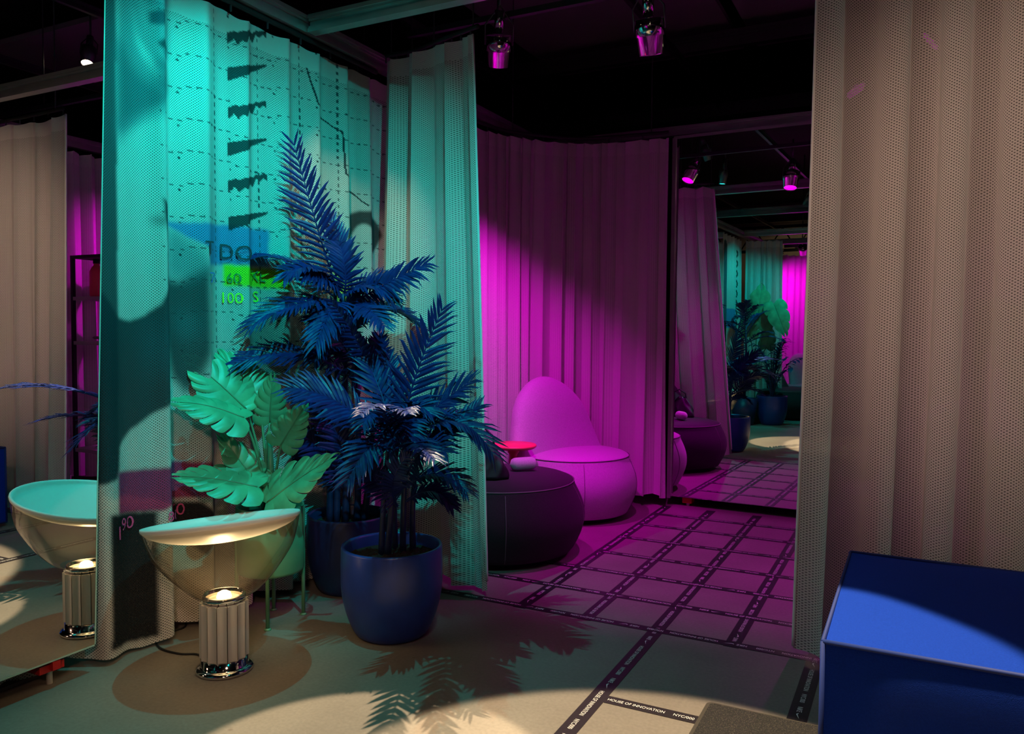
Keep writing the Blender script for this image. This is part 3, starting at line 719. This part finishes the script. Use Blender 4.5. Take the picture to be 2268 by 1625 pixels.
def frond(parent, base, mid, tip, hw, up, pairs=26, droop=.10, seed=0, m='leaf_b', wl_=.0060, start=.10, org=(0,0,0)):
    """a feather palm leaf: rachis plus paired blades; up is the normal of the leaf plane"""
    r = np.random.default_rng(seed); n = 40; org = np.array(org, float)
    C = bez(np.array(base)-org, np.array(mid)-org, np.array(tip)-org, n); up = unit(np.array(up, float))
    mb = MB().tube(C, list(np.linspace(.0055, .0012, n)), 6)
    for i in range(pairs):
        t = start+(1-start)*(i/(pairs-1))**.95; k = min(n-2, int(t*(n-1))); p = C[k]+(C[k+1]-C[k])*(t*(n-1)-k)
        T = unit(C[min(k+1, n-1)]-C[max(k-1, 0)]); S = unit(np.cross(T, up)); Nn = unit(np.cross(S, T))
        prof = (.55+.45*math.sin(min(1, t*1.55)*PI/2))*(1-.50*max(0, (t-.4)/.6)**1.8)
        for sg in (-1, 1):
            L = hw*prof*r.uniform(.88, 1.08); ang = math.radians((58-32*t)+r.uniform(-5, 5))
            d = unit(S*sg*math.sin(ang)+T*math.cos(ang)+Nn*r.uniform(.05, .28)); wv = unit(np.cross(d, Nn))
            ww = wl_*(.75+.5*prof)*(L/hw+.3); V = []
            for j, s_ in enumerate((0, .2, .5, .8, 1)):
                q = p+d*L*s_+np.array([0,0,-1.])*droop*L*s_**2*r.uniform(.7, 1.3)*1.6+T*.05*L*s_**2
                wd = ww*(.45, 1, .95, .5, .03)[j]; tw = .25*s_*sg
                w2 = wv*math.cos(tw)+Nn*math.sin(tw)
                V += [q-w2*wd, q+Nn*wd*.35, q+w2*wd]
            mb.add(V, [f for j in range(4) for f in ((j*3, j*3+1, j*3+4, j*3+3), (j*3+1, j*3+2, j*3+5, j*3+4))])
    return mb.build('frond', M_[m], parent)
toC = lambda p: unit(O-np.array(p))

# --- front palm
FP = np.array([-1.723, 2.395, 0]); 
pot(FP, .188, .335, M_['pot_b'], 'cobalt blue pot in front, with the bushy palm in it')
palm = empty('potted_palm', FP+np.array([0,0,.29]), 'bushy blue palm growing from the front cobalt pot', 'palm')
og = FP+np.array([0,0,.29])
stems = MB()
crown = []
for (bx, tx, D) in ((845,862,2.95),(858,884,2.93),(892,905,2.98),(915,930,3.0),(875,868,3.02)):
    a = dep(bx, 1195, D); c = dep(tx, 985+random.uniform(-40, 30), D); 
    b = (a+c)/2+np.array([random.uniform(-.02,.02), random.uniform(-.02,.02), 0])
    a = a.copy(); a[2] = .285
    stems.tube([p-og for p in bez(a, b, c, 14)], list(np.linspace(.013, .007, 14)), 8); crown.append(c)
stems.build('stem', M_['stem_b'], palm, True)
FR = [ # base, mid, tip in the photo with depths, half width (m), plane normal mix (camera, up)
 ((880,990,2.95),(905,850,2.97),(978,688,3.0),.165,(.8,.2)),
 ((885,985,2.97),(960,900,2.95),(1040,846,2.9),.150,(.5,.7)),
 ((890,990,2.95),(1010,870,2.85),(1088,1000,2.75),.130,(.35,.9)),
 ((865,985,2.95),(760,870,2.88),(645,858,2.8),.150,(.65,.6)),
 ((872,985,2.95),(855,860,2.6),(800,915,2.35),.085,(.0,1)),
 ((880,985,2.95),(885,880,2.65),(905,915,2.42),.085,(.0,1)),
 ((880,1090,2.95),(970,1010,2.9),(1030,1085,2.8),.105,(.4,.8)),
 ((862,1110,2.95),(820,1040,2.88),(788,1000,2.8),.110,(.8,.4)),
 ((868,1000,2.92),(840,930,2.75),(772,1060,2.6),.120,(.5,.7)),
 ((890,1080,2.95),(930,960,2.8),(985,1000,2.7),.120,(.7,.5)),
 ((880,1000,3.0),(850,860,3.1),(795,760,3.2),.130,(.6,.5)),
 ((880,1000,3.0),(870,880,3.15),(862,790,3.25),.120,(.7,.4)),
 ((900,1110,2.97),(960,1060,2.95),(1000,1120,2.9),.080,(.5,.7)),
 ((880,1120,2.93),(850,1075,2.8),(900,1010,2.72),.100,(.8,.3)),
 ((890,1020,3.02),(990,960,3.08),(1060,900,3.1),.115,(.55,.6)),
 ((886,1010,2.9),(905,950,2.7),(960,1015,2.5),.110,(.2,1)),
]
for i, (b, m, t_, hw, (cw, uw)) in enumerate(FR):
    B, Mi, T = dep(*b), dep(*m), dep(*t_); up = toC(Mi)*cw+np.array([0,0,1.])*uw
    frond(palm, B, Mi, T, hw*1.1, up, 21, .14, 100+i, org=og)

r6 = np.random.default_rng(77)
for i in range(7):
    a = r6.uniform(0, 2*PI); el = r6.uniform(-.1, .9); B = np.array(crown[i % 5]); d = np.array([math.cos(a)*math.cos(el), math.sin(a)*math.cos(el), math.sin(el)])
    L = r6.uniform(.22, .34); frond(palm, B, B+d*L*.55+np.array([0,0,.09]), B+d*L+np.array([0,0,-.03]), .11, toC(B)*.4+np.array([0,0,.8]), 24, .15, 180+i, org=og)
# --- tall palm behind
TP = np.array([-2.20, 2.74, 0]); TP = hz(772,1303)
pot(TP, .178, .335, M_['pot_n'], 'dark navy pot behind the front one, with the tall palm in it')
og2 = TP+np.array([0,0,.29])
tpalm = empty('potted_palm', og2, 'tallest blue palm rising in front of the printed curtain', 'palm')
Dt = float((TP[:2])@fw[:2])
ts = MB()
for bx, c in ((745,(742,640,Dt-.02)),(765,(760,650,Dt-.05)),(790,(790,800,Dt-.08)),(730,(725,700,Dt)),(805,(830,860,Dt-.05))):
    a = dep(bx, 1110, Dt); a[2] = .285; c = dep(*c); b = (a+c)/2+np.array([.02,0,0])
    ts.tube([p-og2 for p in bez(a, b, c, 16)], list(np.linspace(.016, .008, 16)), 8)
ts.build('stem', M_['stem_b'], tpalm, True)
D0 = Dt
FT = [
 ((752,660,D0),(705,520,D0-.05),(652,322,D0-.1),.150,(.95,.1)),
 ((758,685,D0-.02),(850,628,D0-.12),(942,585,D0-.2),.125,(.8,.5)),
 ((748,650,D0),(640,540,D0-.15),(522,578,D0-.2),.095,(.25,.9)),
 ((745,700,D0),(650,640,D0-.2),(560,720,D0-.3),.120,(.4,.8)),
 ((790,850,D0-.05),(680,740,D0-.25),(520,805,D0-.35),.130,(.5,.7)),
 ((842,880,D0-.1),(805,760,D0-.3),(735,668,D0-.4),.060,(.9,-.2)),
 ((760,665,D0),(735,600,D0-.15),(640,600,D0-.3),.120,(.6,.6)),
 ((760,660,D0),(780,600,D0-.1),(730,480,D0+.02),.110,(.8,.3)),
 ((765,680,D0),(810,660,D0-.2),(850,720,D0-.35),.110,(.4,.8)),
 ((755,690,D0),(720,640,D0-.2),(620,690,D0-.4),.120,(.4,.8)),
 ((790,820,D0),(760,740,D0-.1),(690,700,D0-.2),.120,(.7,.4)),
 ((745,660,D0+.05),(660,600,D0+.1),(602,492,D0+.12),.080,(.6,.5)),
 ((830,900,D0-.05),(840,790,D0-.05),(838,748,D0-.05),.085,(.8,.3)),
 ((770,1090,D0),(710,960,D0-.05),(640,960,D0-.1),.110,(.6,.5)),
 ((775,1080,D0),(760,960,D0-.05),(700,880,D0-.1),.120,(.7,.4)),
 ((760,1080,D0),(690,1010,D0),(655,985,D0),.090,(.6,.5)),
 ((760,930,D0),(735,860,D0-.1),(660,870,D0-.2),.130,(.6,.5)),
 ((762,680,D0-.02),(745,640,D0-.25),(700,760,D0-.4),.120,(.5,.7)),
]
for i, (b, m, t_, hw, (cw, uw)) in enumerate(FT):
    B, Mi, T = dep(*b), dep(*m), dep(*t_); up = toC(Mi)*cw+np.array([0,0,1.])*uw
    frond(tpalm, B, Mi, T, hw*1.22, up, 22, .16, 300+i, org=og2)

for i in range(10):
    a = i*2.4; el = r6.uniform(-.2, .8); B = dep(752+r6.uniform(-8, 14), r6.uniform(640, 860), D0-.02); d = np.array([math.cos(a)*math.cos(el), math.sin(a)*math.cos(el), math.sin(el)])
    if d[0] < -.2: d[0] *= -.5
    L = r6.uniform(.26, .38); frond(tpalm, B, B+d*L*.55+np.array([0,0,.10]), B+d*L+np.array([0,0,-.05]), .12, toC(B)*.4+np.array([0,0,.8]), 24, .16, 380+i, org=og2)
# --- split-leaf plant in the mint planter
DG = 3.03
GP = hz(600, 1372); gx, gy = GP[0], GP[1]
DG = float(GP[:2]@fw[:2])
gp = empty('planter_stand', (gx, gy, 0), 'mint green metal planter on thin legs behind the glass lamp', 'planter')
zt = dep(600, 1118, DG)[2]; zb = dep(600, 1262, DG)[2]; RG = .128
MB().lathe([(.001,zb),(RG-.012,zb),(RG-.003,zb+.004),(RG,zb+.014),(RG,zt),(RG-.005,zt+.002),(RG-.008,zt-.002),(RG-.008,zt-.06)], 72).build('planter_body', M_['pot_g'], gp, True)
MB().lathe([(RG-.009,zt-.035),(.001,zt-.03)], 48).build('moss', M_['soil'], gp, False, 'stuff')
for (x, y) in (hz(593,1395)[:2], hz(672,1360)[:2]):
    dx, dy = x-gx, y-gy
    for sg in (1, -1):
        MB().tube([(sg*dx, sg*dy, .004), (sg*dx, sg*dy, zt-.02)], .0075, 10).lathe([(.001,0),(.013,0),(.013,.004),(.008,.008)], 16, (sg*dx, sg*dy, 0)).build('leg', M_['pot_g'], gp, True)
def big_leaf(parent, base, tip, normal, width, seed, org, curl=.25, cuts=6, m='leaf_g', name='leaf'):
    """heart-shaped split leaf: lobes sweep from the midrib, slits between them, folded a little along the midrib"""
    r = np.random.default_rng(seed); base = np.array(base)-org; tip = np.array(tip)-org
    T = unit(tip-base); L = np.linalg.norm(tip-base); Nn = unit(np.array(normal, float)-T*(np.array(normal, float)@T)); S = np.cross(T, Nn)
    nl = cuts+1; nu_, ns = 7, 10
    def bend(x, y, ro):
        lat = abs(y)/width; lon = x/L
        return base+T*x+S*y+Nn*(.16*width*lat-curl*width*lat**2*.9-curl*L*.55*max(0, lon-.25)**2+ro)
    V = []; Fc = []
    for sg in (-1, 1):
        edges = np.linspace(-.02, .97, nl+1)+np.r_[0, r.uniform(-.02, .02, nl-1), 0]
        for i in range(nl):
            dp = r.uniform(.38, .60) if cuts > 3 else .8; gap = r.uniform(.10, .22); n0 = len(V)
            for a in range(nu_+1):
                u = a/nu_; t = edges[i]+(edges[i+1]-edges[i])*u
                th = math.radians(128-112*max(0, t)**.75)
                ln = width*(1.0 if t > .12 else .90+.8*t)*(1-.50*max(0, (t-.35)/.65)**1.5)
                for b in range(ns+1):
                    q = b/ns; k = max(0, (q-dp)/(1-dp))**.7; off = (.5-u)*(edges[i+1]-edges[i])*gap*k*1.6
                    e = ln*(1-.10*abs(2*u-1)**3*min(1, gap*5))*q; th2 = th+.35*q*q*(-1)
                    x = (t+off)*L+e*math.cos(th2); y = sg*e*math.sin(th2)
                    V.append(bend(x, y, .006*math.sin(u*PI)*q))
            for a in range(nu_):
                for b in range(ns):
                    p = n0+a*(ns+1)+b; Fc.append((p, p+1, p+ns+2, p+ns+1))
    o = mk(name, V, Fc, M_[m], parent, True)
    MB().tube([bend(L*s_, 0, .0012) for s_ in np.linspace(.0, .97, 14)], list(np.linspace(.0032, .001, 14)), 6).build('midrib', M_['stem_g'], o, True)
    return o
og3 = np.array([gx, gy, zt-.03])
mon = empty('split_leaf_plant', og3, 'mint green split-leaf plant growing from the planter behind the lamp', 'plant')
LV = [ # leaf base, tip, normal mix (camera, up, right), half width
 ((545,905,DG-.02),(432,798,DG-.08),(.75,.55,0),.115,.30),
 ((540,925,DG-.12),(402,872,DG-.2),(.45,.85,.0),.105,.55),
 ((570,1078,DG-.14),(400,1042,DG-.22),(.55,.8,0),.105,.35),
 ((572,1075,DG-.08),(490,962,DG-.1),(.85,.4,.2),.075,.25),
 ((592,1112,DG-.1),(724,1010,DG-.16),(.8,.5,-.1),.100,.30),
 ((622,985,DG-.06),(672,902,DG-.1),(.8,.4,.2),.070,.35),
 ((598,935,DG+.02),(602,838,DG-.02),(.9,.2,-.2),.070,.20),
 ((575,880,DG+.03),(486,780,DG+.03),(.8,.4,.2),.090,.20),
]
sm = MB()
for i, (b, t_, (cw, uw, rw), wd, cu) in enumerate(LV):
    B, T = dep(*b), dep(*t_); nrm = toC(B)*cw+np.array([0,0,1.])*uw+rt*rw
    big_leaf(mon, B, T, nrm, wd, 40+i, og3, cu)
    root = og3+np.array([random.uniform(-.02,.02), random.uniform(-.02,.02), -.01]); md_ = (root+B)/2+np.array([random.uniform(-.02,.02), 0, .05])
    sm.tube([p-og3 for p in bez(root, md_, B, 18)], list(np.linspace(.008, .0035, 18)), 8)
sm.tube([(0,0,-.01),(.004,.0,.15),(-.004,.004,.30)], [.016,.013,.008], 10)
sm.build('stem', M_['stem_g'], mon, True)

# ------------------------------------------------------------------ lounge chairs
def pouf(parent, R, Hh, m, thread_m, name='seat'):
    pr = [(.001,.03),(R*.80,.03),(R*.86,.035)]+[(R*(.86+.14*math.sin(s_*PI)), .035+(Hh-.045)*s_) for s_ in np.linspace(.06, .94, 14)]+[(R*.875,Hh-.012),(R*.85,Hh-.002)]+[(R*.84*math.cos(a), Hh-.002+.028*math.sin(a)) for a in np.linspace(.08, PI/2-.002, 9)]
    s = MB().lathe(pr, 72).build(name, m, parent, True)
    rr = R*.873
    MB().tube([(rr*math.cos(a), rr*math.sin(a), Hh-.008) for a in np.linspace(0, 2*PI, 73)], .0032, 6).build('seam', thread_m, s, True)
    for a0 in (-2.35, -1.0, .2):
        MB().tube([((R*(.86+.14*math.sin(s_*PI))+.001)*math.cos(a0), (R*(.86+.14*math.sin(s_*PI))+.001)*math.sin(a0), .035+(Hh-.045)*s_) for s_ in np.linspace(.02, .98, 18)], .0016, 5).build('side_seam', thread_m, s, True)
    MB().lathe([(.001,0),(R*.72,0),(R*.72,.034),(.001,.034)], 48).build('plinth', M_['black'], parent)
    return s
def chair_back(parent, c, ang, W, z0, z1, m, shift=0.0):
    """leaf-shaped upholstered back: wide and thick where it meets the seat, rounded top, leaning outwards"""
    ca, sa = math.cos(ang), math.sin(ang); nz, nt = 36, 44; V = []
    for i in range(nz+1):
        tt = math.sin(i/nz*PI/2)**1.1 if i < nz else 1.0; z = z0+(z1-z0)*tt
        cap = math.sqrt(max(0, 1-max(0, (tt-.55)/.45)**2.2))
        hw = (W*(1-.42*tt))*cap+.001; th = (.12-.03*tt)*cap+.001; cx = .06+.10*tt**1.2; cy = shift*tt
        for k in range(nt):
            a = 2*PI*k/nt; y = hw*math.copysign(abs(math.cos(a))**.85, math.cos(a)); x = cx+th*math.copysign(abs(math.sin(a))**.9, math.sin(a))-.13*(y/W)**2*(1-tt*.5)
            y += cy
            V.append((c[0]+ca*x-sa*y, c[1]+sa*x+ca*y, z))
    Fc = [(i*nt+k, i*nt+(k+1) % nt, (i+1)*nt+(k+1) % nt, (i+1)*nt+k) for i in range(nz) for k in range(nt)]
    return mk('backrest', V, Fc, m, parent, True)
lc = empty('lounge_chair', (-1.885, 4.53, 0), 'pale lounge chair with a rounded tapering back, washed in magenta light', 'lounge chair')
pouf(lc, .395, .385, M_['mauve'], M_['darkthread'])
bd = dep(1196, 850, 4.75)
chair_back(lc, (-.115, -.05), math.radians(158), .40, .30, .845, M_['mauve'], -.06)
dc = empty('lounge_chair', (-1.90, 3.57, 0), 'charcoal lounge chair half hidden behind the curtain edge', 'lounge chair')
pouf(dc, .445, .385, M_['dark'], M_['thread'])
chair_back(dc, (-.10, -.06), math.radians(205), .32, .30, .80, M_['dark'])
st = MB().tube([(-.06*0+x, y, 0) for x, y in ((0, 0), (.16, .0))], .045, 20)
bolster = MB()
Pb = np.array(dep(1130, 1026, 4.05)); Pe = np.array(dep(1188, 1022, 4.1))
n_ = 14; ptsb = [Pb+(Pe-Pb)*s_ for s_ in np.linspace(0, 1, n_)]; rb_ = [.034*math.sqrt(max(.02, 1-(abs(2*s_-1))**6)) for s_ in np.linspace(0, 1, n_)]
bo = MB().tube([p-Pb for p in ptsb], rb_, 20).build('bolster_cushion', M_['mauve'], None, True); bo.location = tuple(Pb)
bo.location.z = .385+.026+.034
tag(bo, 'small grey roll cushion lying on the charcoal lounge chair in front of the red table', 'cushion')

# red side table
tb = np.array(hz(1137, 983, .48)); tb_z = .48
sd = empty('side_table', (tb[0], tb[1], 0), 'small round red table between the charcoal and the pale lounge chairs', 'table')
Rt = .135
MB().lathe([(.001,tb_z-.022),(Rt-.012,tb_z-.022),(Rt-.002,tb_z-.014),(Rt,tb_z-.006),(Rt-.004,tb_z),(.001,tb_z)], 64).build('table_top', M_['red'], sd, True)
MB().lathe([(.022,.02),(.022,tb_z-.06),(.034,tb_z-.045),(.034,tb_z-.022)], 32).build('stem', M_['red'], sd, True)
MB().lathe([(.001,0),(.085,0),(.085,.012),(.022,.022)], 40).build('base', M_['red'], sd, True)

# black bag on the charcoal lounge chair
bc = np.array(hz(1098, 1045, .44))
V = []; nz, nt = 18, 36; rb2 = np.random.default_rng(4)
for i in range(nz+1):
    t = i/nz
    for k in range(nt):
        a = 2*PI*k/nt; w_ = .125*(1-.72*t**1.3)*(1+.07*math.sin(3*a+t*4)+.05*math.sin(7*a-t*9)); d_ = w_*(.62+.08*math.sin(2*a))
        V.append((w_*math.cos(a)+.02*t, d_*math.sin(a), .165*t**.9*(1+.05*math.sin(5*a))))
V.append((.02, 0, .170)); top = len(V)-1
Fc = [(i*nt+k, i*nt+(k+1) % nt, (i+1)*nt+(k+1) % nt, (i+1)*nt+k) for i in range(nz) for k in range(nt)]+[(nz*nt+k, nz*nt+(k+1) % nt, top) for k in range(nt)]+[tuple(range(nt-1, -1, -1))]
bg = empty('bag', (bc[0]-.07, bc[1], .411), 'soft black bag slumped on the charcoal lounge chair', 'bag')
mk('bag_body', V, Fc, M_['bag'], bg, True)
MB().tube([(-.05,.0,.14),(-.05,.01,.21),(.0,.02,.235),(.05,.01,.20),(.06,0,.12)], .006, 8).build('strap', M_['bag'], bg, True)

# second pale chair further inside (seen in the left mirror)
c2 = tree_copy(lc); c2.location = (.02, 4.2, 0); c2.rotation_euler = (0, 0, math.radians(150)); c2['label'] = 'pale lounge chair seen only in the left mirror, behind the fronds'
# its dark twin and companion reflected far right
c3 = tree_copy(dc); c3.location = (-1.86, -1.02, 0); c3.rotation_euler = (0, 0, math.radians(-20)); c3['label'] = 'charcoal lounge chair reflected at the far right of the wide mirror'
c4 = tree_copy(lc); c4.location = (-1.75, -2.1, 0); c4.rotation_euler = (0, 0, math.radians(60)); c4['label'] = 'pale chair reflected behind the charcoal one in the wide mirror'

# ------------------------------------------------------------------ shelf unit with folded clothes (seen in the left mirror)
sx, sy = .18, 3.62
sh = empty('shelf_unit', (sx, sy, 0), 'dark shelf unit with grey boards reflected beside the beige curtain in the left mirror', 'shelf unit')
for x in (-.17, .17):
    for y in (-.19, .19): MB().box((x-.011, y-.011, 0), (x+.011, y+.011, 1.62)).build('post', M_['black'], sh)
for z in (.30, 1.03, 1.33): MB().box((-.18,-.2,z-.012),(.18,.2,z+.012)).build('shelf_board', M_['shelf'], sh)
MB().box((-.18,-.2,1.60),(.18,.2,1.62)).build('top_rail', M_['black'], sh)
def folded(loc, n, label):
    t = empty('folded_garment', loc, label, 'clothes'); 
    for k in range(n):
        P = [(-.11, .0, .012+.03*k), (.0, 0, .012+.03*k), (.11, 0, .012+.03*k), (.125, 0, .022+.03*k), (.11, 0, .032+.03*k), (-.10, 0, .034+.03*k)]
        V = []; 
        for (x, _, z) in P: V += [(x, -.10, z), (x, .10, z)]
        o = mk('fold', V, [(2*i, 2*i+1, 2*i+3, 2*i+2) for i in range(len(P)-1)], M_['towel'], t, True); s_ = o.modifiers.new('s', 'SOLIDIFY'); s_.thickness = .012
    return t
folded((sx-.02, sy, 1.044), 1, 'folded grey garment lying on the lower reflected shelf')
ext = empty('water_bottle', (sx+.05, sy-.1, 1.344), 'red bottle-shaped flask on the upper reflected shelf', 'flask')
MB().lathe([(.001,0),(.04,0),(.045,.01),(.045,.17),(.03,.20),(.018,.215),(.018,.23)], 32).build('flask_body', M_['red'], ext, True)
MB().lathe([(.022,.225),(.022,.255),(.001,.257)], 24).build('cap', M_['black'], ext, True)

# ------------------------------------------------------------------ second planting seen in the right mirror
P3 = np.array([-1.86, -.10, 0])
pot(P3, .185, .36, M_['pot_b'], 'cobalt blue pot reflected in the wide mirror under the leafy shrub')
og4 = P3+np.array([0,0,.31]); sh3 = empty('potted_shrub', og4, 'dark blue broad-leaved shrub reflected in the wide mirror', 'shrub')
lf = MB(); stm = MB(); r3 = np.random.default_rng(5)
for i in range(17):
    a = r3.uniform(0, 2*PI); el = r3.uniform(.2, 1.2); tip = np.array([math.cos(a)*.38*math.cos(el), math.sin(a)*.38*math.cos(el), .25+.55*math.sin(el)])
    C = bez(np.zeros(3), np.array([tip[0]*.3, tip[1]*.3, tip[2]*.9]), tip, 16); stm.tube(C, list(np.linspace(.008,.002,16)), 6)
    for k in range(4, 16):
        for sg in (-1, 1):
            T = unit(C[min(k+1,15)]-C[k-1]); S = unit(np.cross(T, [0,0,1.])); d = unit(S*sg+T*.8+np.array([0,0,r3.uniform(-.5,.2)])); L = r3.uniform(.09,.14)
            wv = unit(np.cross(d, [0,0,1.])); V = []
            for s_, ww in ((0,.05),(.3,.9),(.6,1),(1,.05)): q = C[k]+d*L*s_-np.array([0,0,.04*s_**2]); V += [q-wv*.018*ww, q+wv*.018*ww]
            lf.add(V, [(0,1,3,2),(2,3,5,4),(4,5,7,6)])
lf.build('foliage', M_['leaf_b'], sh3, False, 'stuff'); stm.build('stem', M_['stem_b'], sh3, True)
og5 = np.array([-2.10, -.22, 0])
pl5 = empty('split_leaf_plant', og5, 'tall plant with big round green leaves reflected in the wide mirror', 'plant')
st5 = MB()
for i, (dx, dy, z0_, dz, wd) in enumerate(((.02,.04,1.22,.46,.21),(.22,.02,1.50,.36,.15),(-.06,.10,1.10,.28,.12),(.12,-.05,.95,.24,.11))):
    B = og5+np.array([dx,dy,z0_]); big_leaf(pl5, B, B+np.array([.05+.1*(i==1),.03,dz*(-1 if i==1 else 1)]), (.3,1,.3), wd, 70+i, og5, .3, 3)
    st5.tube([p-og5 for p in bez(og5+np.array([0,0,.3]), og5+np.array([0,0,z0_*.8]), B, 14)], .006, 8)
st5.build('stem', M_['stem_g'], pl5, True)
MB().lathe([(.001,0),(.11,0),(.14,.30),(.128,.30),(.12,.27),(.001,.27)], 48).build('pot', M_['pot_g'], pl5, True)
og6 = np.array([-2.15, .12, 0]); p6 = empty('potted_palm', og6, 'second tall palm showing at the edge of the reflected curtain', 'palm')
MB().lathe([(.001,0),(.12,0),(.165,.33),(.15,.33),(.14,.29),(.001,.29)], 48).build('pot', M_['pot_n'], p6, True)
MB().tube([(0,0,.28),(.02,.0,.8),(.0,.02,1.35)], [.018,.014,.01], 8).build('stem', M_['stem_b'], p6, True)
for i in range(12):
    a = i*2*PI/12*1.6; el = .2+.9*((i*7) % 5)/5; z_ = 1.0+.35*((i*3) % 4)/4
    d = np.array([math.cos(a)*math.cos(el), math.sin(a)*math.cos(el), math.sin(el)])
    B = og6+np.array([0,0,z_]); frond(p6, B, B+d*.25+np.array([0,0,.1]), B+d*.42+np.array([0,0,-.02]), .11, (0,0,1), 18, .12, 500+i, org=og6)

# ------------------------------------------------------------------ spotlights on their tracks, and housings for the added fills
def head(loc, target, label, lens, r=.056, chrome=True, group='ceiling spotlights', zt=2.72):
    t = empty('track_spotlight', loc, label, 'spotlight', group)
    d = Vector(target)-Vector(loc); h = empty('lamp_head', (0, 0, 0)); h.parent = t; h.rotation_euler = d.to_track_quat('-Z', 'Y').to_euler()
    body = M_['chrome' if chrome else 'darkalu']
    MB().lathe([(.001,.155),(r*.95,.155),(r*1.12,.150),(r*1.12,.085),(r*1.02,.083),(r*.90,.012),(r*.88,.012),(r*.86,.02)], 40).build('barrel', body, h, True)
    MB().lathe([(r*.86,.020),(r*.4,.028),(.001,.03)], 32).build('lens', lens, h, True)
    MB().lathe([(.001,.165),(.024,.165),(.024,.265),(.001,.265)], 28).build('driver_can', body, h, True)
    y = MB().tube([(r*1.18,0,.11),(r*1.2,0,.20),(0,0,.285),(-r*1.2,0,.20),(-r*1.18,0,.11)], .004, 6); y.build('yoke', M_['darkalu'], h, True)
    up = h.rotation_euler.to_matrix()@Vector((0,0,.285))
    MB().tube([tuple(up), (up.x, up.y, max(up.z+.02, zt-loc[2]))], .007, 8).build('hanger', M_['darkalu'], t, True)
    return t
def lens_off(lo, ta, k=.03):
    d = np.array(ta, float)-np.array(lo, float); return tuple(np.array(lo)-unit(d)*k)
LD = {l[0]: l for l in LIGHTS}
head(lens_off(*LD['magA'][1:3]), LD['magA'][2], 'chrome spotlight with magenta lens over the lounge floor', M_['lens_m'])
head(lens_off(*LD['magB'][1:3]), LD['magB'][2], 'chrome spotlight half hidden by the curtain behind the palms', M_['lens_m'])
head(lens_off(*LD['magFillC'][1:3]), LD['magFillC'][2], 'added magenta fill spotlight out of view behind the beige curtain', M_['lens_m'], zt=3.7)
head(lens_off(*LD['magFillE'][1:3]), LD['magFillE'][2], 'added magenta fill spotlight hidden behind the beige curtain, aimed at the shelf unit', M_['lens_m'], zt=3.7)
head(lens_off(*LD['tealC'][1:3]), LD['tealC'][2], 'teal spotlight above the viewer aimed at the palms', M_['lens_t'], .045, False, zt=3.2)
head(lens_off(*LD['magD'][1:3]), LD['magD'][2], 'magenta spotlight reflected small at the right of the wide mirror', M_['lens_m'], zt=3.7)
head(lens_off(*LD['teal'][1:3]), LD['teal'][2], 'spotlight with a teal lens above the glass lamp', M_['lens_t'], .04, False, zt=2.95)
head(lens_off(*LD['warmB'][1:3]), LD['warmB'][2], 'warm white spotlight just above the beam by the printed curtain', M_['lens_w'], .045, False, zt=3.2)
head(lens_off(*LD['warmA'][1:3]), LD['warmA'][2], 'warm white spotlight above the rubber mat', M_['lens_w'], .045, False, zt=3.4)
head(lens_off(*LD['tealB'][1:3]), LD['tealB'][2], 'teal spotlight above the reflected shrub', M_['lens_t'], .04, False, zt=2.95)
for k in ('warmFillD', 'warmFillE', 'warmF', 'warmFillG'):
    head(lens_off(*LD[k][1:3]), LD[k][2], {'warmFillD': 'added warm fill spotlight aimed at the beige curtain', 'warmFillE': 'added warm fill spotlight behind the viewer on the right', 'warmF': 'warm spotlight near the far cream wall', 'warmFillG': 'added wide warm fill spotlight over the middle of the walkway'}[k], M_['lens_w'], .05, False, zt=3.45)
head((.555, 3.70, 3.0), (-.5, 2.6, 0), 'bright warm spotlight seen in the top of the left mirror', M_['lens_w'], .045, False, zt=3.4)
def track(a, b, label):
    t = empty('light_track', a, label, 'track'); a = np.array(a); b = np.array(b); d = b-a
    n = unit(np.cross(d, [0,0,1.]))*.014
    V = [-n, n, n+d, -n+d]; V = V+[v+np.array([0,0,.028]) for v in V]
    mk('rail', V, [(3,2,1,0),(4,5,6,7),(0,1,5,4),(1,2,6,5),(2,3,7,6),(3,0,4,7)], M_['darkalu'], t)
    for s_ in (.15, .85):
        p = d*s_; MB().tube([tuple(p+np.array([0,0,.028])), (p[0], p[1], 3.7-a[2])], .004, 6).build('hanger_rod', M_['darkalu'], t)
track((-2.35, 3.40, 2.62), (1.1, 3.40, 2.62), 'slim dark light track crossing the ceiling above the lounge')
track((-1.2, -3.2, 2.75), (-1.2, 1.2, 2.75), 'light track reflected in the wide mirror')
